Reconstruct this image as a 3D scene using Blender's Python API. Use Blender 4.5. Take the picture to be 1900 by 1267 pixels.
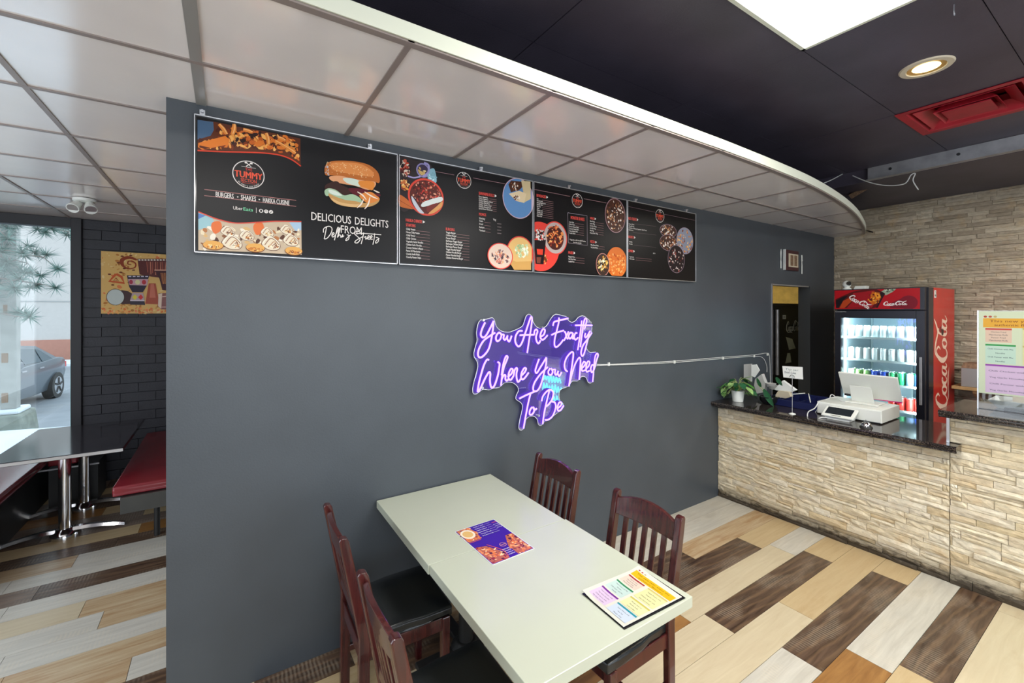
import bpy, bmesh, math, random
from mathutils import Vector, Matrix, geometry as MG
random.seed(7)
R = random.Random(11)
for o in list(bpy.data.objects): bpy.data.objects.remove(o)
scene = bpy.context.scene
COL = scene.collection
PI = math.pi

# ------------------------------------------------------------ camera
CAMH, YAW, FPX = 1.79, math.radians(33.25), 813.0
cd = bpy.data.cameras.new('camera'); cam = bpy.data.objects.new('camera', cd); COL.objects.link(cam)
cam.location = (0, 0, CAMH); cam.rotation_euler = (PI/2, 0, -YAW)
cd.sensor_width = 36; cd.sensor_fit = 'HORIZONTAL'; cd.lens = FPX/1900*36; cd.shift_y = -57.5/1900; cd.clip_start = .05; cd.clip_end = 200
scene.camera = cam
vs = scene.view_settings
vs.view_transform = 'Standard'; vs.look = 'None'; vs.gamma = 1; vs.use_curve_mapping = False; vs.exposure = 0.0
scene.cycles.use_denoising = True
scene.cycles.max_bounces = 8; scene.cycles.diffuse_bounces = 5; scene.cycles.glossy_bounces = 4
scene.cycles.transmission_bounces = 6; scene.cycles.transparent_max_bounces = 12
scene.cycles.sample_clamp_indirect = 6; scene.cycles.caustics_reflective = False; scene.cycles.caustics_refractive = False
scene.cycles.blur_glossy = .6

def hexc(h):
    h = h.lstrip('#'); c = [int(h[i:i+2], 16)/255 for i in (0, 2, 4)]
    return tuple(x/12.92 if x <= .04045 else ((x+.055)/1.055)**2.4 for x in c)

# ------------------------------------------------------------ world: overcast winter sky
w = bpy.data.worlds.new('overcast_sky'); scene.world = w; w.use_nodes = True
nt = w.node_tree; nt.nodes.clear()
wo = nt.nodes.new('ShaderNodeOutputWorld'); bg = nt.nodes.new('ShaderNodeBackground')
tc = nt.nodes.new('ShaderNodeTexCoord'); sp = nt.nodes.new('ShaderNodeSeparateXYZ'); rp = nt.nodes.new('ShaderNodeValToRGB')
rp.color_ramp.elements[0].position = .0; rp.color_ramp.elements[0].color = (.85, .92, 1.0, 1)
rp.color_ramp.elements[1].position = .8; rp.color_ramp.elements[1].color = (.70, .83, 1.0, 1)
nt.links.new(tc.outputs['Generated'], sp.inputs[0]); nt.links.new(sp.outputs['Z'], rp.inputs[0])
nt.links.new(rp.outputs[0], bg.inputs[0]); bg.inputs[1].default_value = 3.0
nt.links.new(bg.outputs[0], wo.inputs[0])

# ------------------------------------------------------------ area lights: the modelled ceiling panel, the kitchen, and added unseen fills
def area(name, loc, sx, sy, power, col, rot=(0, 0, 0)):
    l = bpy.data.lights.new(name, 'AREA'); l.shape = 'RECTANGLE'; l.size = sx; l.size_y = sy; l.energy = power; l.color = col
    o = bpy.data.objects.new(name, l); COL.objects.link(o); o.location = loc; o.rotation_euler = rot
    return o
area('panel_or_added_fill', (1.92, .77, 3.10), 1.15, .55, 55, (1, .98, .90))
area('panel_or_added_fill', (-.2, -1.1, 3.10), 1.15, .55, 80, (1, .97, .92))  # added unseen fill light; no panel modelled here
area('panel_or_added_fill', (2.9, -1.3, 3.10), 1.15, .55, 76, (1, .97, .92))  # another out-of-view fill, added to brighten the room
area('panel_or_added_fill', (5.3, -.2, 2.98), .55, 1.15, 40, (1, .95, .86))  # unseen fill added above the area behind the counter
area('daylight', (1.6, -3.30, 1.55), 5.6, 2.3, 66, (.86, .93, 1), (PI/2, 0, 0))     # added daylight fill at an assumed, unseen storefront behind the camera
area('daylight', (-2.85, 2.2, 1.5), 3.8, 2.2, 34, (.84, .92, 1), (0, -PI/2, 0))       # added daylight fill, left end, for storefront glass assumed out of view
area('kitchen_light', (6.6, 4.05, 2.6), 1.2, .4, 26, (1, .86, .48))

# ------------------------------------------------------------ materials
MATS = {}
def nmat(name):
    m = bpy.data.materials.new(name); m.use_nodes = True; MATS[name] = m
    b = m.node_tree.nodes['Principled BSDF']; return m, m.node_tree, b
def mat(name, col, rough=.5, metal=0, spec=None, bump=0, bscale=40, var=0, vscale=8, emit=None, es=0, coat=0, alpha=None, trans=0, ior=None):
    if isinstance(col, str): col = hexc(col)
    m, t, b = nmat(name); N = t.nodes; L = t.links
    b.inputs['Base Color'].default_value = (*col, 1); b.inputs['Roughness'].default_value = rough; b.inputs['Metallic'].default_value = metal
    if spec is not None: b.inputs['Specular IOR Level'].default_value = spec
    if coat: b.inputs['Coat Weight'].default_value = coat; b.inputs['Coat Roughness'].default_value = .12
    if emit: b.inputs['Emission Color'].default_value = (*emit, 1); b.inputs['Emission Strength'].default_value = es
    if trans: b.inputs['Transmission Weight'].default_value = trans
    if ior: b.inputs['IOR'].default_value = ior
    g = None
    if bump or var:
        g = N.new('ShaderNodeNewGeometry')
    if var:
        n = N.new('ShaderNodeTexNoise'); n.inputs['Scale'].default_value = vscale; n.inputs['Detail'].default_value = 5
        L.new(g.outputs['Position'], n.inputs['Vector'])
        mr = N.new('ShaderNodeMapRange'); mr.inputs['From Min'].default_value = .3; mr.inputs['From Max'].default_value = .7
        mr.inputs['To Min'].default_value = 1-var; mr.inputs['To Max'].default_value = 1+var
        L.new(n.outputs[0], mr.inputs['Value'])
        vm = N.new('ShaderNodeVectorMath'); vm.operation = 'SCALE'; vm.inputs[0].default_value = col
        L.new(mr.outputs[0], vm.inputs['Scale']); L.new(vm.outputs[0], b.inputs['Base Color'])
    if bump:
        n2 = N.new('ShaderNodeTexNoise'); n2.inputs['Scale'].default_value = bscale; n2.inputs['Detail'].default_value = 4
        L.new(g.outputs['Position'], n2.inputs['Vector'])
        bp = N.new('ShaderNodeBump'); bp.inputs['Strength'].default_value = bump; bp.inputs['Distance'].default_value = .004
        L.new(n2.outputs[0], bp.inputs['Height']); L.new(bp.outputs[0], b.inputs['Normal'])
    return m
def emat(name, col, s):
    m = bpy.data.materials.new(name); m.use_nodes = True; t = m.node_tree; t.nodes.clear(); MATS[name] = m
    o = t.nodes.new('ShaderNodeOutputMaterial'); e = t.nodes.new('ShaderNodeEmission'); e.inputs[0].default_value = (*col, 1); e.inputs[1].default_value = s
    t.links.new(e.outputs[0], o.inputs[0]); return m
def glassmat(name, tint, refl=.06, rough=.0, haze=0):
    m = bpy.data.materials.new(name); m.use_nodes = True; t = m.node_tree; t.nodes.clear(); MATS[name] = m
    o = t.nodes.new('ShaderNodeOutputMaterial'); a = t.nodes.new('ShaderNodeBsdfTransparent'); a.inputs[0].default_value = (*tint, 1)
    g = t.nodes.new('ShaderNodeBsdfGlossy'); g.inputs['Roughness'].default_value = rough
    x = t.nodes.new('ShaderNodeMixShader'); f = t.nodes.new('ShaderNodeFresnel'); f.inputs[0].default_value = 1.45
    ad = t.nodes.new('ShaderNodeMath'); ad.operation = 'ADD'; ad.use_clamp = True; ad.inputs[1].default_value = refl
    t.links.new(f.outputs[0], ad.inputs[0]); t.links.new(ad.outputs[0], x.inputs[0]); t.links.new(a.outputs[0], x.inputs[1]); t.links.new(g.outputs[0], x.inputs[2])
    last = x
    if haze:
        d = t.nodes.new('ShaderNodeBsdfTranslucent'); d.inputs[0].default_value = (.9, 1, 1, 1)
        y = t.nodes.new('ShaderNodeMixShader'); y.inputs[0].default_value = haze
        t.links.new(x.outputs[0], y.inputs[1]); t.links.new(d.outputs[0], y.inputs[2]); last = y
    t.links.new(last.outputs[0], o.inputs[0]); return m

M = {}
M['darkwall'] = mat('charcoal_wall_paint', (.052, .062, .074), .42, var=.10, vscale=2.5, bump=.12, bscale=120)
M['black'] = mat('black_paint', (.012, .012, .016), .5)
M['blackwall'] = mat('black_brick_paint', (.016, .017, .024), .55, var=.2, vscale=6, bump=.5, bscale=60)
M['blackceil'] = mat('black_ceiling_paint', (.070, .060, .084), .45, var=.18, vscale=3, bump=.25, bscale=150)
M['plain'] = mat('offwhite_wall_paint', (.35, .33, .30), .7)
M['tile'] = mat('glossy_ceiling_tile', (.84, .79, .77), .16, var=.04, vscale=2.2, bump=.09, bscale=7, spec=1.0, ior=1.9)
M['tbar'] = mat('grey_grid_metal', (.30, .25, .23), .38, metal=.2)
M['tbarlight'] = mat('light_grid_metal', (.34, .33, .31), .3, metal=.3)
M['fascia'] = mat('pale_fascia_paint', (.72, .74, .62), .45)
M['mortar'] = mat('dark_mortar', (.10, .075, .05), .9)
M['silver'] = mat('brushed_silver', (.62, .63, .66), .28, metal=.85)
M['chrome'] = mat('chrome', (.78, .78, .80), .12, metal=1)
M['steel'] = mat('galvanised_steel', (.36, .36, .38), .42, metal=.5, var=.2, vscale=9)
M['white'] = mat('white_plastic', (.74, .76, .72), .35)
M['whitepaper'] = mat('white_paper', (.72, .74, .72), .7)
M['greypaper'] = mat('grey_paper', (.45, .45, .44), .7)
M['cable'] = mat('white_cable', (.62, .63, .62), .45)
M['table'] = mat('pale_green_laminate', (.50, .53, .43), .22, var=.025, vscale=3, spec=.5)
M['tableedge'] = mat('laminate_edge', (.50, .53, .42), .4)
M['darktable'] = mat('dark_glossy_tabletop', (.035, .033, .04), .10, spec=.9, var=.2, vscale=20)
M['iron'] = mat('black_cast_iron', (.012, .012, .012), .5)
M['vinylblack'] = mat('black_vinyl', (.010, .012, .013), .20, bump=.12, bscale=300)
M['vinylred'] = mat('dark_red_vinyl', (.22, .020, .028), .25, bump=.15, bscale=200)
M['benchboard'] = mat('grey_bench_board', (.05, .05, .045), .5, var=.1)
M['redside'] = mat('cooler_red', (.50, .020, .014), .30, var=.06)
M['redvent'] = mat('red_vent_paint', (.42, .015, .030), .45, var=.12, vscale=12)
M['coolblack'] = mat('cooler_black', (.008, .008, .014), .3)
M['coolinside'] = mat('cooler_liner', (.55, .68, .74), .4)
M['shelfwhite'] = mat('white_wire_shelf', (.70, .80, .80), .35)
M['alu'] = mat('can_aluminium', (.75, .77, .78), .25, metal=.8)
M['canwhite'] = mat('can_white', (.72, .79, .80), .3)
M['cangreen'] = mat('can_green', (.03, .36, .13), .3)
M['canlime'] = mat('can_lime', (.22, .42, .12), .3)
M['canblue'] = mat('can_blue', (.02, .07, .48), .3)
M['canpale'] = mat('can_pale_blue', (.35, .52, .75), .3)
M['canred'] = mat('can_red', (.65, .04, .03), .3)
M['gold'] = mat('gold_reflector', (.85, .55, .18), .3, metal=.6)
M['ring'] = mat('cream_ring', (.68, .60, .46), .4)
M['soil'] = mat('soil', (.03, .02, .012), .9)
M['leaf'] = mat('pothos_leaf', (.07, .25, .04), .35, var=.35, vscale=30)
M['leaflight'] = mat('pothos_leaf_pale', (.28, .46, .16), .35, var=.3, vscale=40)
M['leafdark'] = mat('dark_leaf', (.020, .10, .04), .3, var=.3, vscale=30)
M['stem'] = mat('plant_stem', (.30, .36, .12), .5)
M['bluebin'] = mat('navy_tray', (.010, .014, .07), .25)
M['blackgloss'] = mat('black_gloss', (.010, .010, .012), .12)
M['screen'] = mat('dark_screen', (.015, .02, .026), .12)
M['magenta'] = mat('magenta_reflection', (.65, .005, .19), .35)  # colour of a painted reflection on the till monitor
M['wood'] = mat('pine_board', (.40, .26, .11), .5, var=.2, vscale=14)
M['rust'] = mat('rusty_bracket', (.20, .12, .07), .7, var=.4, vscale=60)
M['greybox'] = mat('grey_steel_box', (.30, .30, .30), .4, metal=.3)
M['yellowbrick'] = mat('kitchen_brick', (.55, .42, .16), .6, var=.15, vscale=12, bump=.4)
M['decorframe'] = mat('dark_maroon_frame', (.05, .012, .016), .4)
M['cream'] = mat('cream_paint', (.60, .52, .38), .5)
M['snow'] = mat('snow', (.62, .66, .72), .8, bump=.5, bscale=4)
M['asphalt'] = mat('wet_asphalt', (.21, .22, .235), .6, var=.12, vscale=2)
M['bldg'] = mat('beige_stucco', (.46, .42, .40), .8, var=.03)
M['bldggreen'] = mat('pale_green_cladding', (.36, .46, .40), .7)
M['terracotta'] = mat('terracotta_band', (.38, .17, .125), .8, var=.06)
M['carpaint'] = mat('grey_blue_car_paint', (.085, .11, .135), .3, metal=.2, coat=.4)
M['carglass'] = mat('car_window_glass', (.05, .08, .10), .08)
M['tyre'] = mat('tyre_rubber', (.03, .03, .03), .8)
M['concrete'] = mat('mossy_concrete', (.18, .20, .17), .85, var=.3, vscale=5, bump=.6, bscale=20)
M['pole'] = mat('rust_streaked_white_pole', (.27, .27, .25), .5, var=.15, vscale=6)
M['needle'] = mat('pine_needles', (.10, .17, .145), .6, var=.3, vscale=5)
M['bark'] = mat('pine_bark', (.20, .17, .15), .9)
M['glass'] = glassmat('window_glass', (.93, .98, .97), .0)
M['coolglass'] = glassmat('cooler_door_glass', (.92, .97, .98), .02)
M['acrylic'] = glassmat('clear_acrylic', (.95, .97, .97), .05)
M['acrylicneon'] = glassmat('acrylic_added_glow', (.72, .64, .95), .22)
_t = M['acrylicneon'].node_tree; _o = [n for n in _t.nodes if n.type == 'OUTPUT_MATERIAL'][0]; _l = _o.inputs[0].links[0].from_socket
_e = _t.nodes.new('ShaderNodeEmission'); _e.inputs[0].default_value = (.26, .17, 1, 1); _e.inputs[1].default_value = .13  # faint violet emission added so the backing looks lit by the tubes
_a = _t.nodes.new('ShaderNodeAddShader'); _t.links.new(_l, _a.inputs[0]); _t.links.new(_e.outputs[0], _a.inputs[1]); _t.links.new(_a.outputs[0], _o.inputs[0])
M['neon'] = emat('neon_pink_tube', (.28, .175, 1.0), 4.4)
M['neonside'] = emat('neon_violet_sleeve', (.20, .06, .85), .75)
M['neonback'] = emat('neon_rear_violet', (.26, .14, 1.0), 3.2)
M['neoncyan'] = emat('neon_cyan_tube', (.10, .85, 1.0), 7)
M['diffuser'] = emat('light_diffuser', (1, 1, .97), 5.0)
M['bulb'] = emat('warm_bulb', (1, .80, .38), 9)
M['coolled'] = emat('cooler_led', (.80, .96, 1.0), 4)

# mahogany: dark red-brown with grain
def mahogany():
    m, t, b = nmat('mahogany_lacquer'); N = t.nodes; L = t.links
    c = N.new('ShaderNodeTexCoord'); mp = N.new('ShaderNodeMapping'); mp.inputs['Scale'].default_value = (60, 60, 6)
    n = N.new('ShaderNodeTexNoise'); n.inputs['Scale'].default_value = 1; n.inputs['Detail'].default_value = 6
    r = N.new('ShaderNodeValToRGB'); r.color_ramp.elements[0].position = .3; r.color_ramp.elements[0].color = (.030, .005, .006, 1)
    r.color_ramp.elements[1].position = .75; r.color_ramp.elements[1].color = (.085, .016, .014, 1)
    L.new(c.outputs['Object'], mp.inputs[0]); L.new(mp.outputs[0], n.inputs['Vector']); L.new(n.outputs[0], r.inputs[0]); L.new(r.outputs[0], b.inputs['Base Color'])
    b.inputs['Roughness'].default_value = .26; b.inputs['Coat Weight'].default_value = .4
    return m
M['mahogany'] = mahogany()

# floor planks: grain runs along X, each plank takes its own offset from the object's random number
def plankmat(name, c1, c2, contrast=1.0, rings=False, streak=None, saw=0):
    m, t, b = nmat(name); N = t.nodes; L = t.links
    g = N.new('ShaderNodeNewGeometry'); oi = N.new('ShaderNodeObjectInfo')
    cx = N.new('ShaderNodeCombineXYZ'); k = N.new('ShaderNodeMath'); k.operation = 'MULTIPLY'; k.inputs[1].default_value = 37.0
    L.new(oi.outputs['Random'], k.inputs[0]); L.new(k.outputs[0], cx.inputs[0]); L.new(k.outputs[0], cx.inputs[1])
    ad = N.new('ShaderNodeVectorMath'); ad.operation = 'ADD'; L.new(g.outputs['Position'], ad.inputs[0]); L.new(cx.outputs[0], ad.inputs[1])
    mp = N.new('ShaderNodeMapping'); mp.inputs['Scale'].default_value = (3.0, 34, 1); L.new(ad.outputs[0], mp.inputs[0])
    n = N.new('ShaderNodeTexNoise'); n.inputs['Scale'].default_value = 1; n.inputs['Detail'].default_value = 8; n.inputs['Roughness'].default_value = .62
    n.inputs['Distortion'].default_value = .6; L.new(mp.outputs[0], n.inputs['Vector'])
    r = N.new('ShaderNodeValToRGB'); e = r.color_ramp.elements; e[0].position = .5-.22*contrast; e[1].position = .5+.22*contrast
    e[0].color = (*hexc(c1), 1); e[1].color = (*hexc(c2), 1); L.new(n.outputs[0], r.inputs[0])
    col = r.outputs[0]
    def mix(a, facsock, colr, ty='MIX'):
        x = N.new('ShaderNodeMixRGB'); x.blend_type = ty; L.new(a, x.inputs[1]); x.inputs[2].default_value = (*colr, 1); L.new(facsock, x.inputs[0]); return x.outputs[0]
    # knots and smudges
    mp2 = N.new('ShaderNodeMapping'); mp2.inputs['Scale'].default_value = (3.2, 7.5, 1); L.new(ad.outputs[0], mp2.inputs[0])
    n2 = N.new('ShaderNodeTexNoise'); n2.inputs['Scale'].default_value = 1; n2.inputs['Detail'].default_value = 5; L.new(mp2.outputs[0], n2.inputs['Vector'])
    r2 = N.new('ShaderNodeMapRange'); r2.inputs['From Min'].default_value = .60; r2.inputs['From Max'].default_value = .80; r2.inputs['To Max'].default_value = .55
    L.new(n2.outputs[0], r2.inputs[0]); col = mix(col, r2.outputs[0], hexc(streak or '#a08058'))
    if rings:
        wv = N.new('ShaderNodeTexWave'); wv.wave_type = 'RINGS'; wv.rings_direction = 'Z'; wv.inputs['Scale'].default_value = 1.0
        wv.inputs['Distortion'].default_value = 5; wv.inputs['Detail'].default_value = 3; wv.inputs['Detail Scale'].default_value = 1.4
        mp3 = N.new('ShaderNodeMapping'); mp3.inputs['Scale'].default_value = (1.6, 7.0, 1); L.new(ad.outputs[0], mp3.inputs[0]); L.new(mp3.outputs[0], wv.inputs['Vector'])
        r3 = N.new('ShaderNodeMapRange'); r3.inputs['From Min'].default_value = .55; r3.inputs['From Max'].default_value = 1; r3.inputs['To Max'].default_value = .22
        L.new(wv.outputs[0], r3.inputs[0]); col = mix(col, r3.outputs[0], hexc('#9a7a58'))
    if saw:
        w2 = N.new('ShaderNodeTexWave'); w2.inputs['Scale'].default_value = 17; w2.bands_direction = 'X'; w2.inputs['Distortion'].default_value = 2.5
        L.new(ad.outputs[0], w2.inputs['Vector'])
        mu = N.new('ShaderNodeMath'); mu.operation = 'MULTIPLY'; L.new(w2.outputs[0], mu.inputs[0])
        r4 = N.new('ShaderNodeMapRange'); r4.inputs['From Min'].default_value = .48; r4.inputs['From Max'].default_value = .62; r4.inputs['To Max'].default_value = saw
        L.new(n2.outputs[0], r4.inputs[0]); L.new(r4.outputs[0], mu.inputs[1]); col = mix(col, mu.outputs[0], hexc('#d8cbb4'))
    L.new(col, b.inputs['Base Color'])
    bp = N.new('ShaderNodeBump'); bp.inputs['Strength'].default_value = .12; bp.inputs['Distance'].default_value = .002; L.new(n.outputs[0], bp.inputs['Height']); L.new(bp.outputs[0], b.inputs['Normal'])
    b.inputs['Roughness'].default_value = .30
    return m
PM = {'D': plankmat('plank_dark_brown', '#34241a', '#665040', .9, True, '#241810', .22),
      'C': plankmat('plank_cream', '#bfae8e', '#d0c2a4', 1.2, False, '#a88a60'),
      'W': plankmat('plank_whitewash', '#b3ada0', '#d2cdc0', 1.2, False, '#969080', .35),
      'T': plankmat('plank_tan', '#b69b72', '#c8b28a', 1.2, False, '#9a7448'),
      'O': plankmat('plank_orange', '#80562e', '#a67a46', 1, False, '#70421c'),
      'S': plankmat('plank_singed', '#a6825a', '#c8b492', .9, False, '#8a4f26'),
      'G': plankmat('plank_grey_brown', '#5e5048', '#8c7a6c', 1, True, '#3a2c26', .22)}

# split stone; r from object or island
def stonemat(name, island, cols, stain):
    m, t, b = nmat(name); N = t.nodes; L = t.links
    g = N.new('ShaderNodeNewGeometry')
    rnd = g.outputs['Random Per Island'] if island else N.new('ShaderNodeObjectInfo').outputs['Random']
    r = N.new('ShaderNodeValToRGB'); r.color_ramp.interpolation = 'LINEAR'
    e = r.color_ramp.elements; n0 = len(cols)
    e[0].position = 0; e[0].color = (*hexc(cols[0]), 1); e[1].position = 1; e[1].color = (*hexc(cols[-1]), 1)
    for i, c in enumerate(cols[1:-1]):
        x = e.new((i+1)/(n0-1)); x.color = (*hexc(c), 1)
    L.new(rnd, r.inputs[0])
    n = N.new('ShaderNodeTexNoise'); n.inputs['Scale'].default_value = 22; n.inputs['Detail'].default_value = 8; n.inputs['Roughness'].default_value = .65
    mp = N.new('ShaderNodeMapping'); mp.inputs['Scale'].default_value = (1, 1, 2.2); L.new(g.outputs['Position'], mp.inputs[0]); L.new(mp.outputs[0], n.inputs['Vector'])
    mr = N.new('ShaderNodeMapRange'); mr.inputs['From Min'].default_value = .3; mr.inputs['From Max'].default_value = .7; mr.inputs['To Min'].default_value = .72; mr.inputs['To Max'].default_value = 1.18
    L.new(n.outputs[0], mr.inputs[0])
    sc = N.new('ShaderNodeVectorMath'); sc.operation = 'SCALE'; L.new(r.outputs[0], sc.inputs[0]); L.new(mr.outputs[0], sc.inputs['Scale'])
    n3 = N.new('ShaderNodeTexNoise'); n3.inputs['Scale'].default_value = 9; n3.inputs['Detail'].default_value = 4; L.new(g.outputs['Position'], n3.inputs['Vector'])
    m3 = N.new('ShaderNodeMapRange'); m3.inputs['From Min'].default_value = .55; m3.inputs['From Max'].default_value = .75; m3.inputs['To Max'].default_value = .42; L.new(n3.outputs[0], m3.inputs[0])
    x = N.new('ShaderNodeMixRGB'); L.new(m3.outputs[0], x.inputs[0]); L.new(sc.outputs[0], x.inputs[1]); x.inputs[2].default_value = (*hexc('#bf9c68'), 1)
    out = x.outputs[0]
    if stain:      # scuffed dirt along the foot of the counter
        s = N.new('ShaderNodeSeparateXYZ'); L.new(g.outputs['Position'], s.inputs[0])
        k = N.new('ShaderNodeMath'); k.operation = 'MULTIPLY_ADD'; L.new(n.outputs[0], k.inputs[0]); k.inputs[1].default_value = -.16; L.new(s.outputs['Z'], k.inputs[2])
        q = N.new('ShaderNodeMapRange'); q.inputs['From Min'].default_value = -.045; q.inputs['From Max'].default_value = .04; q.inputs['To Min'].default_value = .97; q.inputs['To Max'].default_value = 0
        L.new(k.outputs[0], q.inputs[0])
        y = N.new('ShaderNodeMixRGB'); L.new(q.outputs[0], y.inputs[0]); L.new(out, y.inputs[1]); y.inputs[2].default_value = (.04, .028, .016, 1); out = y.outputs[0]
    L.new(out, b.inputs['Base Color']); b.inputs['Roughness'].default_value = .75
    n4 = N.new('ShaderNodeTexNoise'); n4.inputs['Scale'].default_value = 70; n4.inputs['Detail'].default_value = 7; L.new(g.outputs['Position'], n4.inputs['Vector'])
    bp = N.new('ShaderNodeBump'); bp.inputs['Strength'].default_value = .7; bp.inputs['Distance'].default_value = .004; L.new(n4.outputs[0], bp.inputs['Height']); L.new(bp.outputs[0], b.inputs['Normal'])
    return m
CST = ['#cfc0a4', '#ddd2b8', '#d3c5a8', '#e2d9c4', '#ccba96', '#d9ccb0', '#d2c8b4', '#c9b48e', '#ded3ba', '#d6c9ae']
WST = ['#988a76', '#b4a690', '#a69882', '#beb09a', '#9c8e7a', '#aea28e', '#8e806c', '#b6a992', '#a2947e', '#c2b6a0']  # same stone as the counter, darkened to paint in weaker light
M['stone'] = stonemat('cream_split_stone', False, CST, True)
M['wstone'] = stonemat('split_stone_dimmed', False, WST, False)
M['wstonei'] = stonemat('split_stone_dimmed_fill', True, WST, False)

def granite():
    m, t, b = nmat('dark_granite'); N = t.nodes; L = t.links
    g = N.new('ShaderNodeNewGeometry'); v = N.new('ShaderNodeTexNoise'); v.inputs['Scale'].default_value = 160; v.inputs['Detail'].default_value = 3
    L.new(g.outputs['Position'], v.inputs['Vector']); r = N.new('ShaderNodeValToRGB'); r.color_ramp.elements[0].position = .52; r.color_ramp.elements[0].color = (.014, .012, .012, 1)
    r.color_ramp.elements[1].position = .72; r.color_ramp.elements[1].color = (.16, .12, .10, 1); L.new(v.outputs[0], r.inputs[0]); L.new(r.outputs[0], b.inputs['Base Color'])
    b.inputs['Roughness'].default_value = .07; b.inputs['Specular IOR Level'].default_value = .9
    return m
M['granite'] = granite()

def printmat(name, rough):
    m, t, b = nmat(name); a = t.nodes.new('ShaderNodeVertexColor'); a.layer_name = 'Col'
    t.links.new(a.outputs[0], b.inputs['Base Color']); b.inputs['Roughness'].default_value = rough; b.inputs['Specular IOR Level'].default_value = .2; return m
M['print'] = printmat('printed_colour', .3); M['printgloss'] = printmat('printed_colour_gloss', .16)

# ------------------------------------------------------------ mesh builder and object helpers
ORG = {}
class MB:
    def __init__(s): s.v = []; s.f = []
    def add(s, vs, fs):
        n = len(s.v); s.v += [tuple(p) for p in vs]; s.f += [tuple(i+n for i in f) for f in fs]; return s
    def box(s, x0, x1, y0, y1, z0, z1, R_=None):
        vs = [(x, y, z) for z in (z0, z1) for y in (y0, y1) for x in (x0, x1)]
        if R_ is not None: vs = [R_ @ Vector(p) for p in vs]
        return s.add(vs, [(0, 2, 3, 1), (4, 5, 7, 6), (0, 1, 5, 4), (2, 6, 7, 3), (0, 4, 6, 2), (1, 3, 7, 5)])
    def hexa(s, b4, t4):
        return s.add(list(b4)+list(t4), [(3, 2, 1, 0), (4, 5, 6, 7)] + [(i, (i+1) % 4, 4+(i+1) % 4, 4+i) for i in range(4)])
    def cyl(s, p0, p1, r0, r1=None, n=16, cap=True):
        p0 = Vector(p0); p1 = Vector(p1); r1 = r0 if r1 is None else r1
        d = (p1-p0).normalized(); u = d.orthogonal().normalized(); w_ = d.cross(u)
        vs = []
        for p, r in ((p0, r0), (p1, r1)):
            for i in range(n):
                a = 2*PI*i/n; vs.append(p+u*(r*math.cos(a))+w_*(r*math.sin(a)))
        fs = [(i, (i+1) % n, n+(i+1) % n, n+i) for i in range(n)]
        if cap: fs += [tuple(range(n-1, -1, -1)), tuple(range(n, 2*n))]
        return s.add(vs, fs)
    def lathe(s, prof, c, n=24):     # prof [(r,z)] about vertical axis through c
        vs = []; m_ = len(prof)
        for i in range(n):
            a = 2*PI*i/n
            for r, z in prof: vs.append((c[0]+r*math.cos(a), c[1]+r*math.sin(a), c[2]+z))
        fs = [(i*m_+j, ((i+1) % n)*m_+j, ((i+1) % n)*m_+j+1, i*m_+j+1) for i in range(n) for j in range(m_-1)]
        return s.add(vs, fs)
    def tube(s, pts, r, n=8, closed=False):
        pts = [Vector(p) for p in pts]; m_ = len(pts)
        if m_ < 2: return s
        vs = []; prev = None
        for i, p in enumerate(pts):
            a = pts[max(i-1, 0)]; b = pts[min(i+1, m_-1)]; d = (b-a)
            if d.length < 1e-9: d = Vector((0, 0, 1))
            d.normalize()
            if prev is None: u = d.orthogonal().normalized()
            else:
                u = prev-d*prev.dot(d)
                u = u.normalized() if u.length > 1e-6 else d.orthogonal().normalized()
            prev = u; w_ = d.cross(u); rr = r[i] if isinstance(r, (list, tuple)) else r
            for k in range(n):
                t = 2*PI*k/n; vs.append(p+u*(rr*math.cos(t))+w_*(rr*math.sin(t)))
        fs = [(i*n+k, i*n+(k+1) % n, (i+1)*n+(k+1) % n, (i+1)*n+k) for i in range(m_-1) for k in range(n)]
        fs += [tuple(range(n-1, -1, -1)), tuple(range((m_-1)*n, m_*n))]
        return s.add(vs, fs)
    def extrude(s, poly, a, b):      # poly: list of 3D points, extruded by vector a->b
        a = Vector(a); b = Vector(b); n = len(poly); P_ = [Vector(p) for p in poly]
        tr = MG.tessellate_polygon([P_])
        vs = [p+a for p in P_]+[p+b for p in P_]
        fs = [tuple(t) for t in tr]+[tuple(i+n for i in reversed(t)) for t in tr]+[(i, (i+1) % n, n+(i+1) % n, n+i) for i in range(n)]
        return s.add(vs, fs)
def mesh_of(mb, name, org=(0, 0, 0), smooth=False):
    me = bpy.data.meshes.new(name); o = Vector(org)
    me.from_pydata([Vector(p)-o for p in mb.v], [], mb.f); me.validate()
    bm = bmesh.new(); bm.from_mesh(me); bmesh.ops.recalc_face_normals(bm, faces=bm.faces)
    if smooth:
        for e in bm.edges:
            if len(e.link_faces) == 2 and e.calc_face_angle(0) > .75: e.smooth = False
    bm.to_mesh(me); bm.free()
    if smooth:
        for p in me.polygons: p.use_smooth = True
    return me
def link(name, me, m=None, parent=None):
    o = bpy.data.objects.new(name, me); COL.objects.link(o)
    if m is not None and me is not None and not me.materials: me.materials.append(M[m] if isinstance(m, str) else m)
    if parent is not None: o.parent = parent
    ORG[o.name] = Vector((0, 0, 0))
    return o
def obj(name, mb, m, parent=None, smooth=False, bev=0, seg=2, world=True, org=None):
    """one mesh object; vertices are world coordinates, made relative to the parent's origin"""
    if parent is not None: og = ORG[parent.name] if world else Vector((0, 0, 0))
    else: og = Vector(org) if org else Vector((0, 0, 0))
    me = mesh_of(mb, name, og, smooth); o = link(name, me, m, parent)
    ORG[o.name] = og
    if parent is None: o.location = og
    if bev:
        b = o.modifiers.new('bevel', 'BEVEL'); b.width = bev; b.segments = seg; b.limit_method = 'ANGLE'; b.angle_limit = .6
    return o
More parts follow.
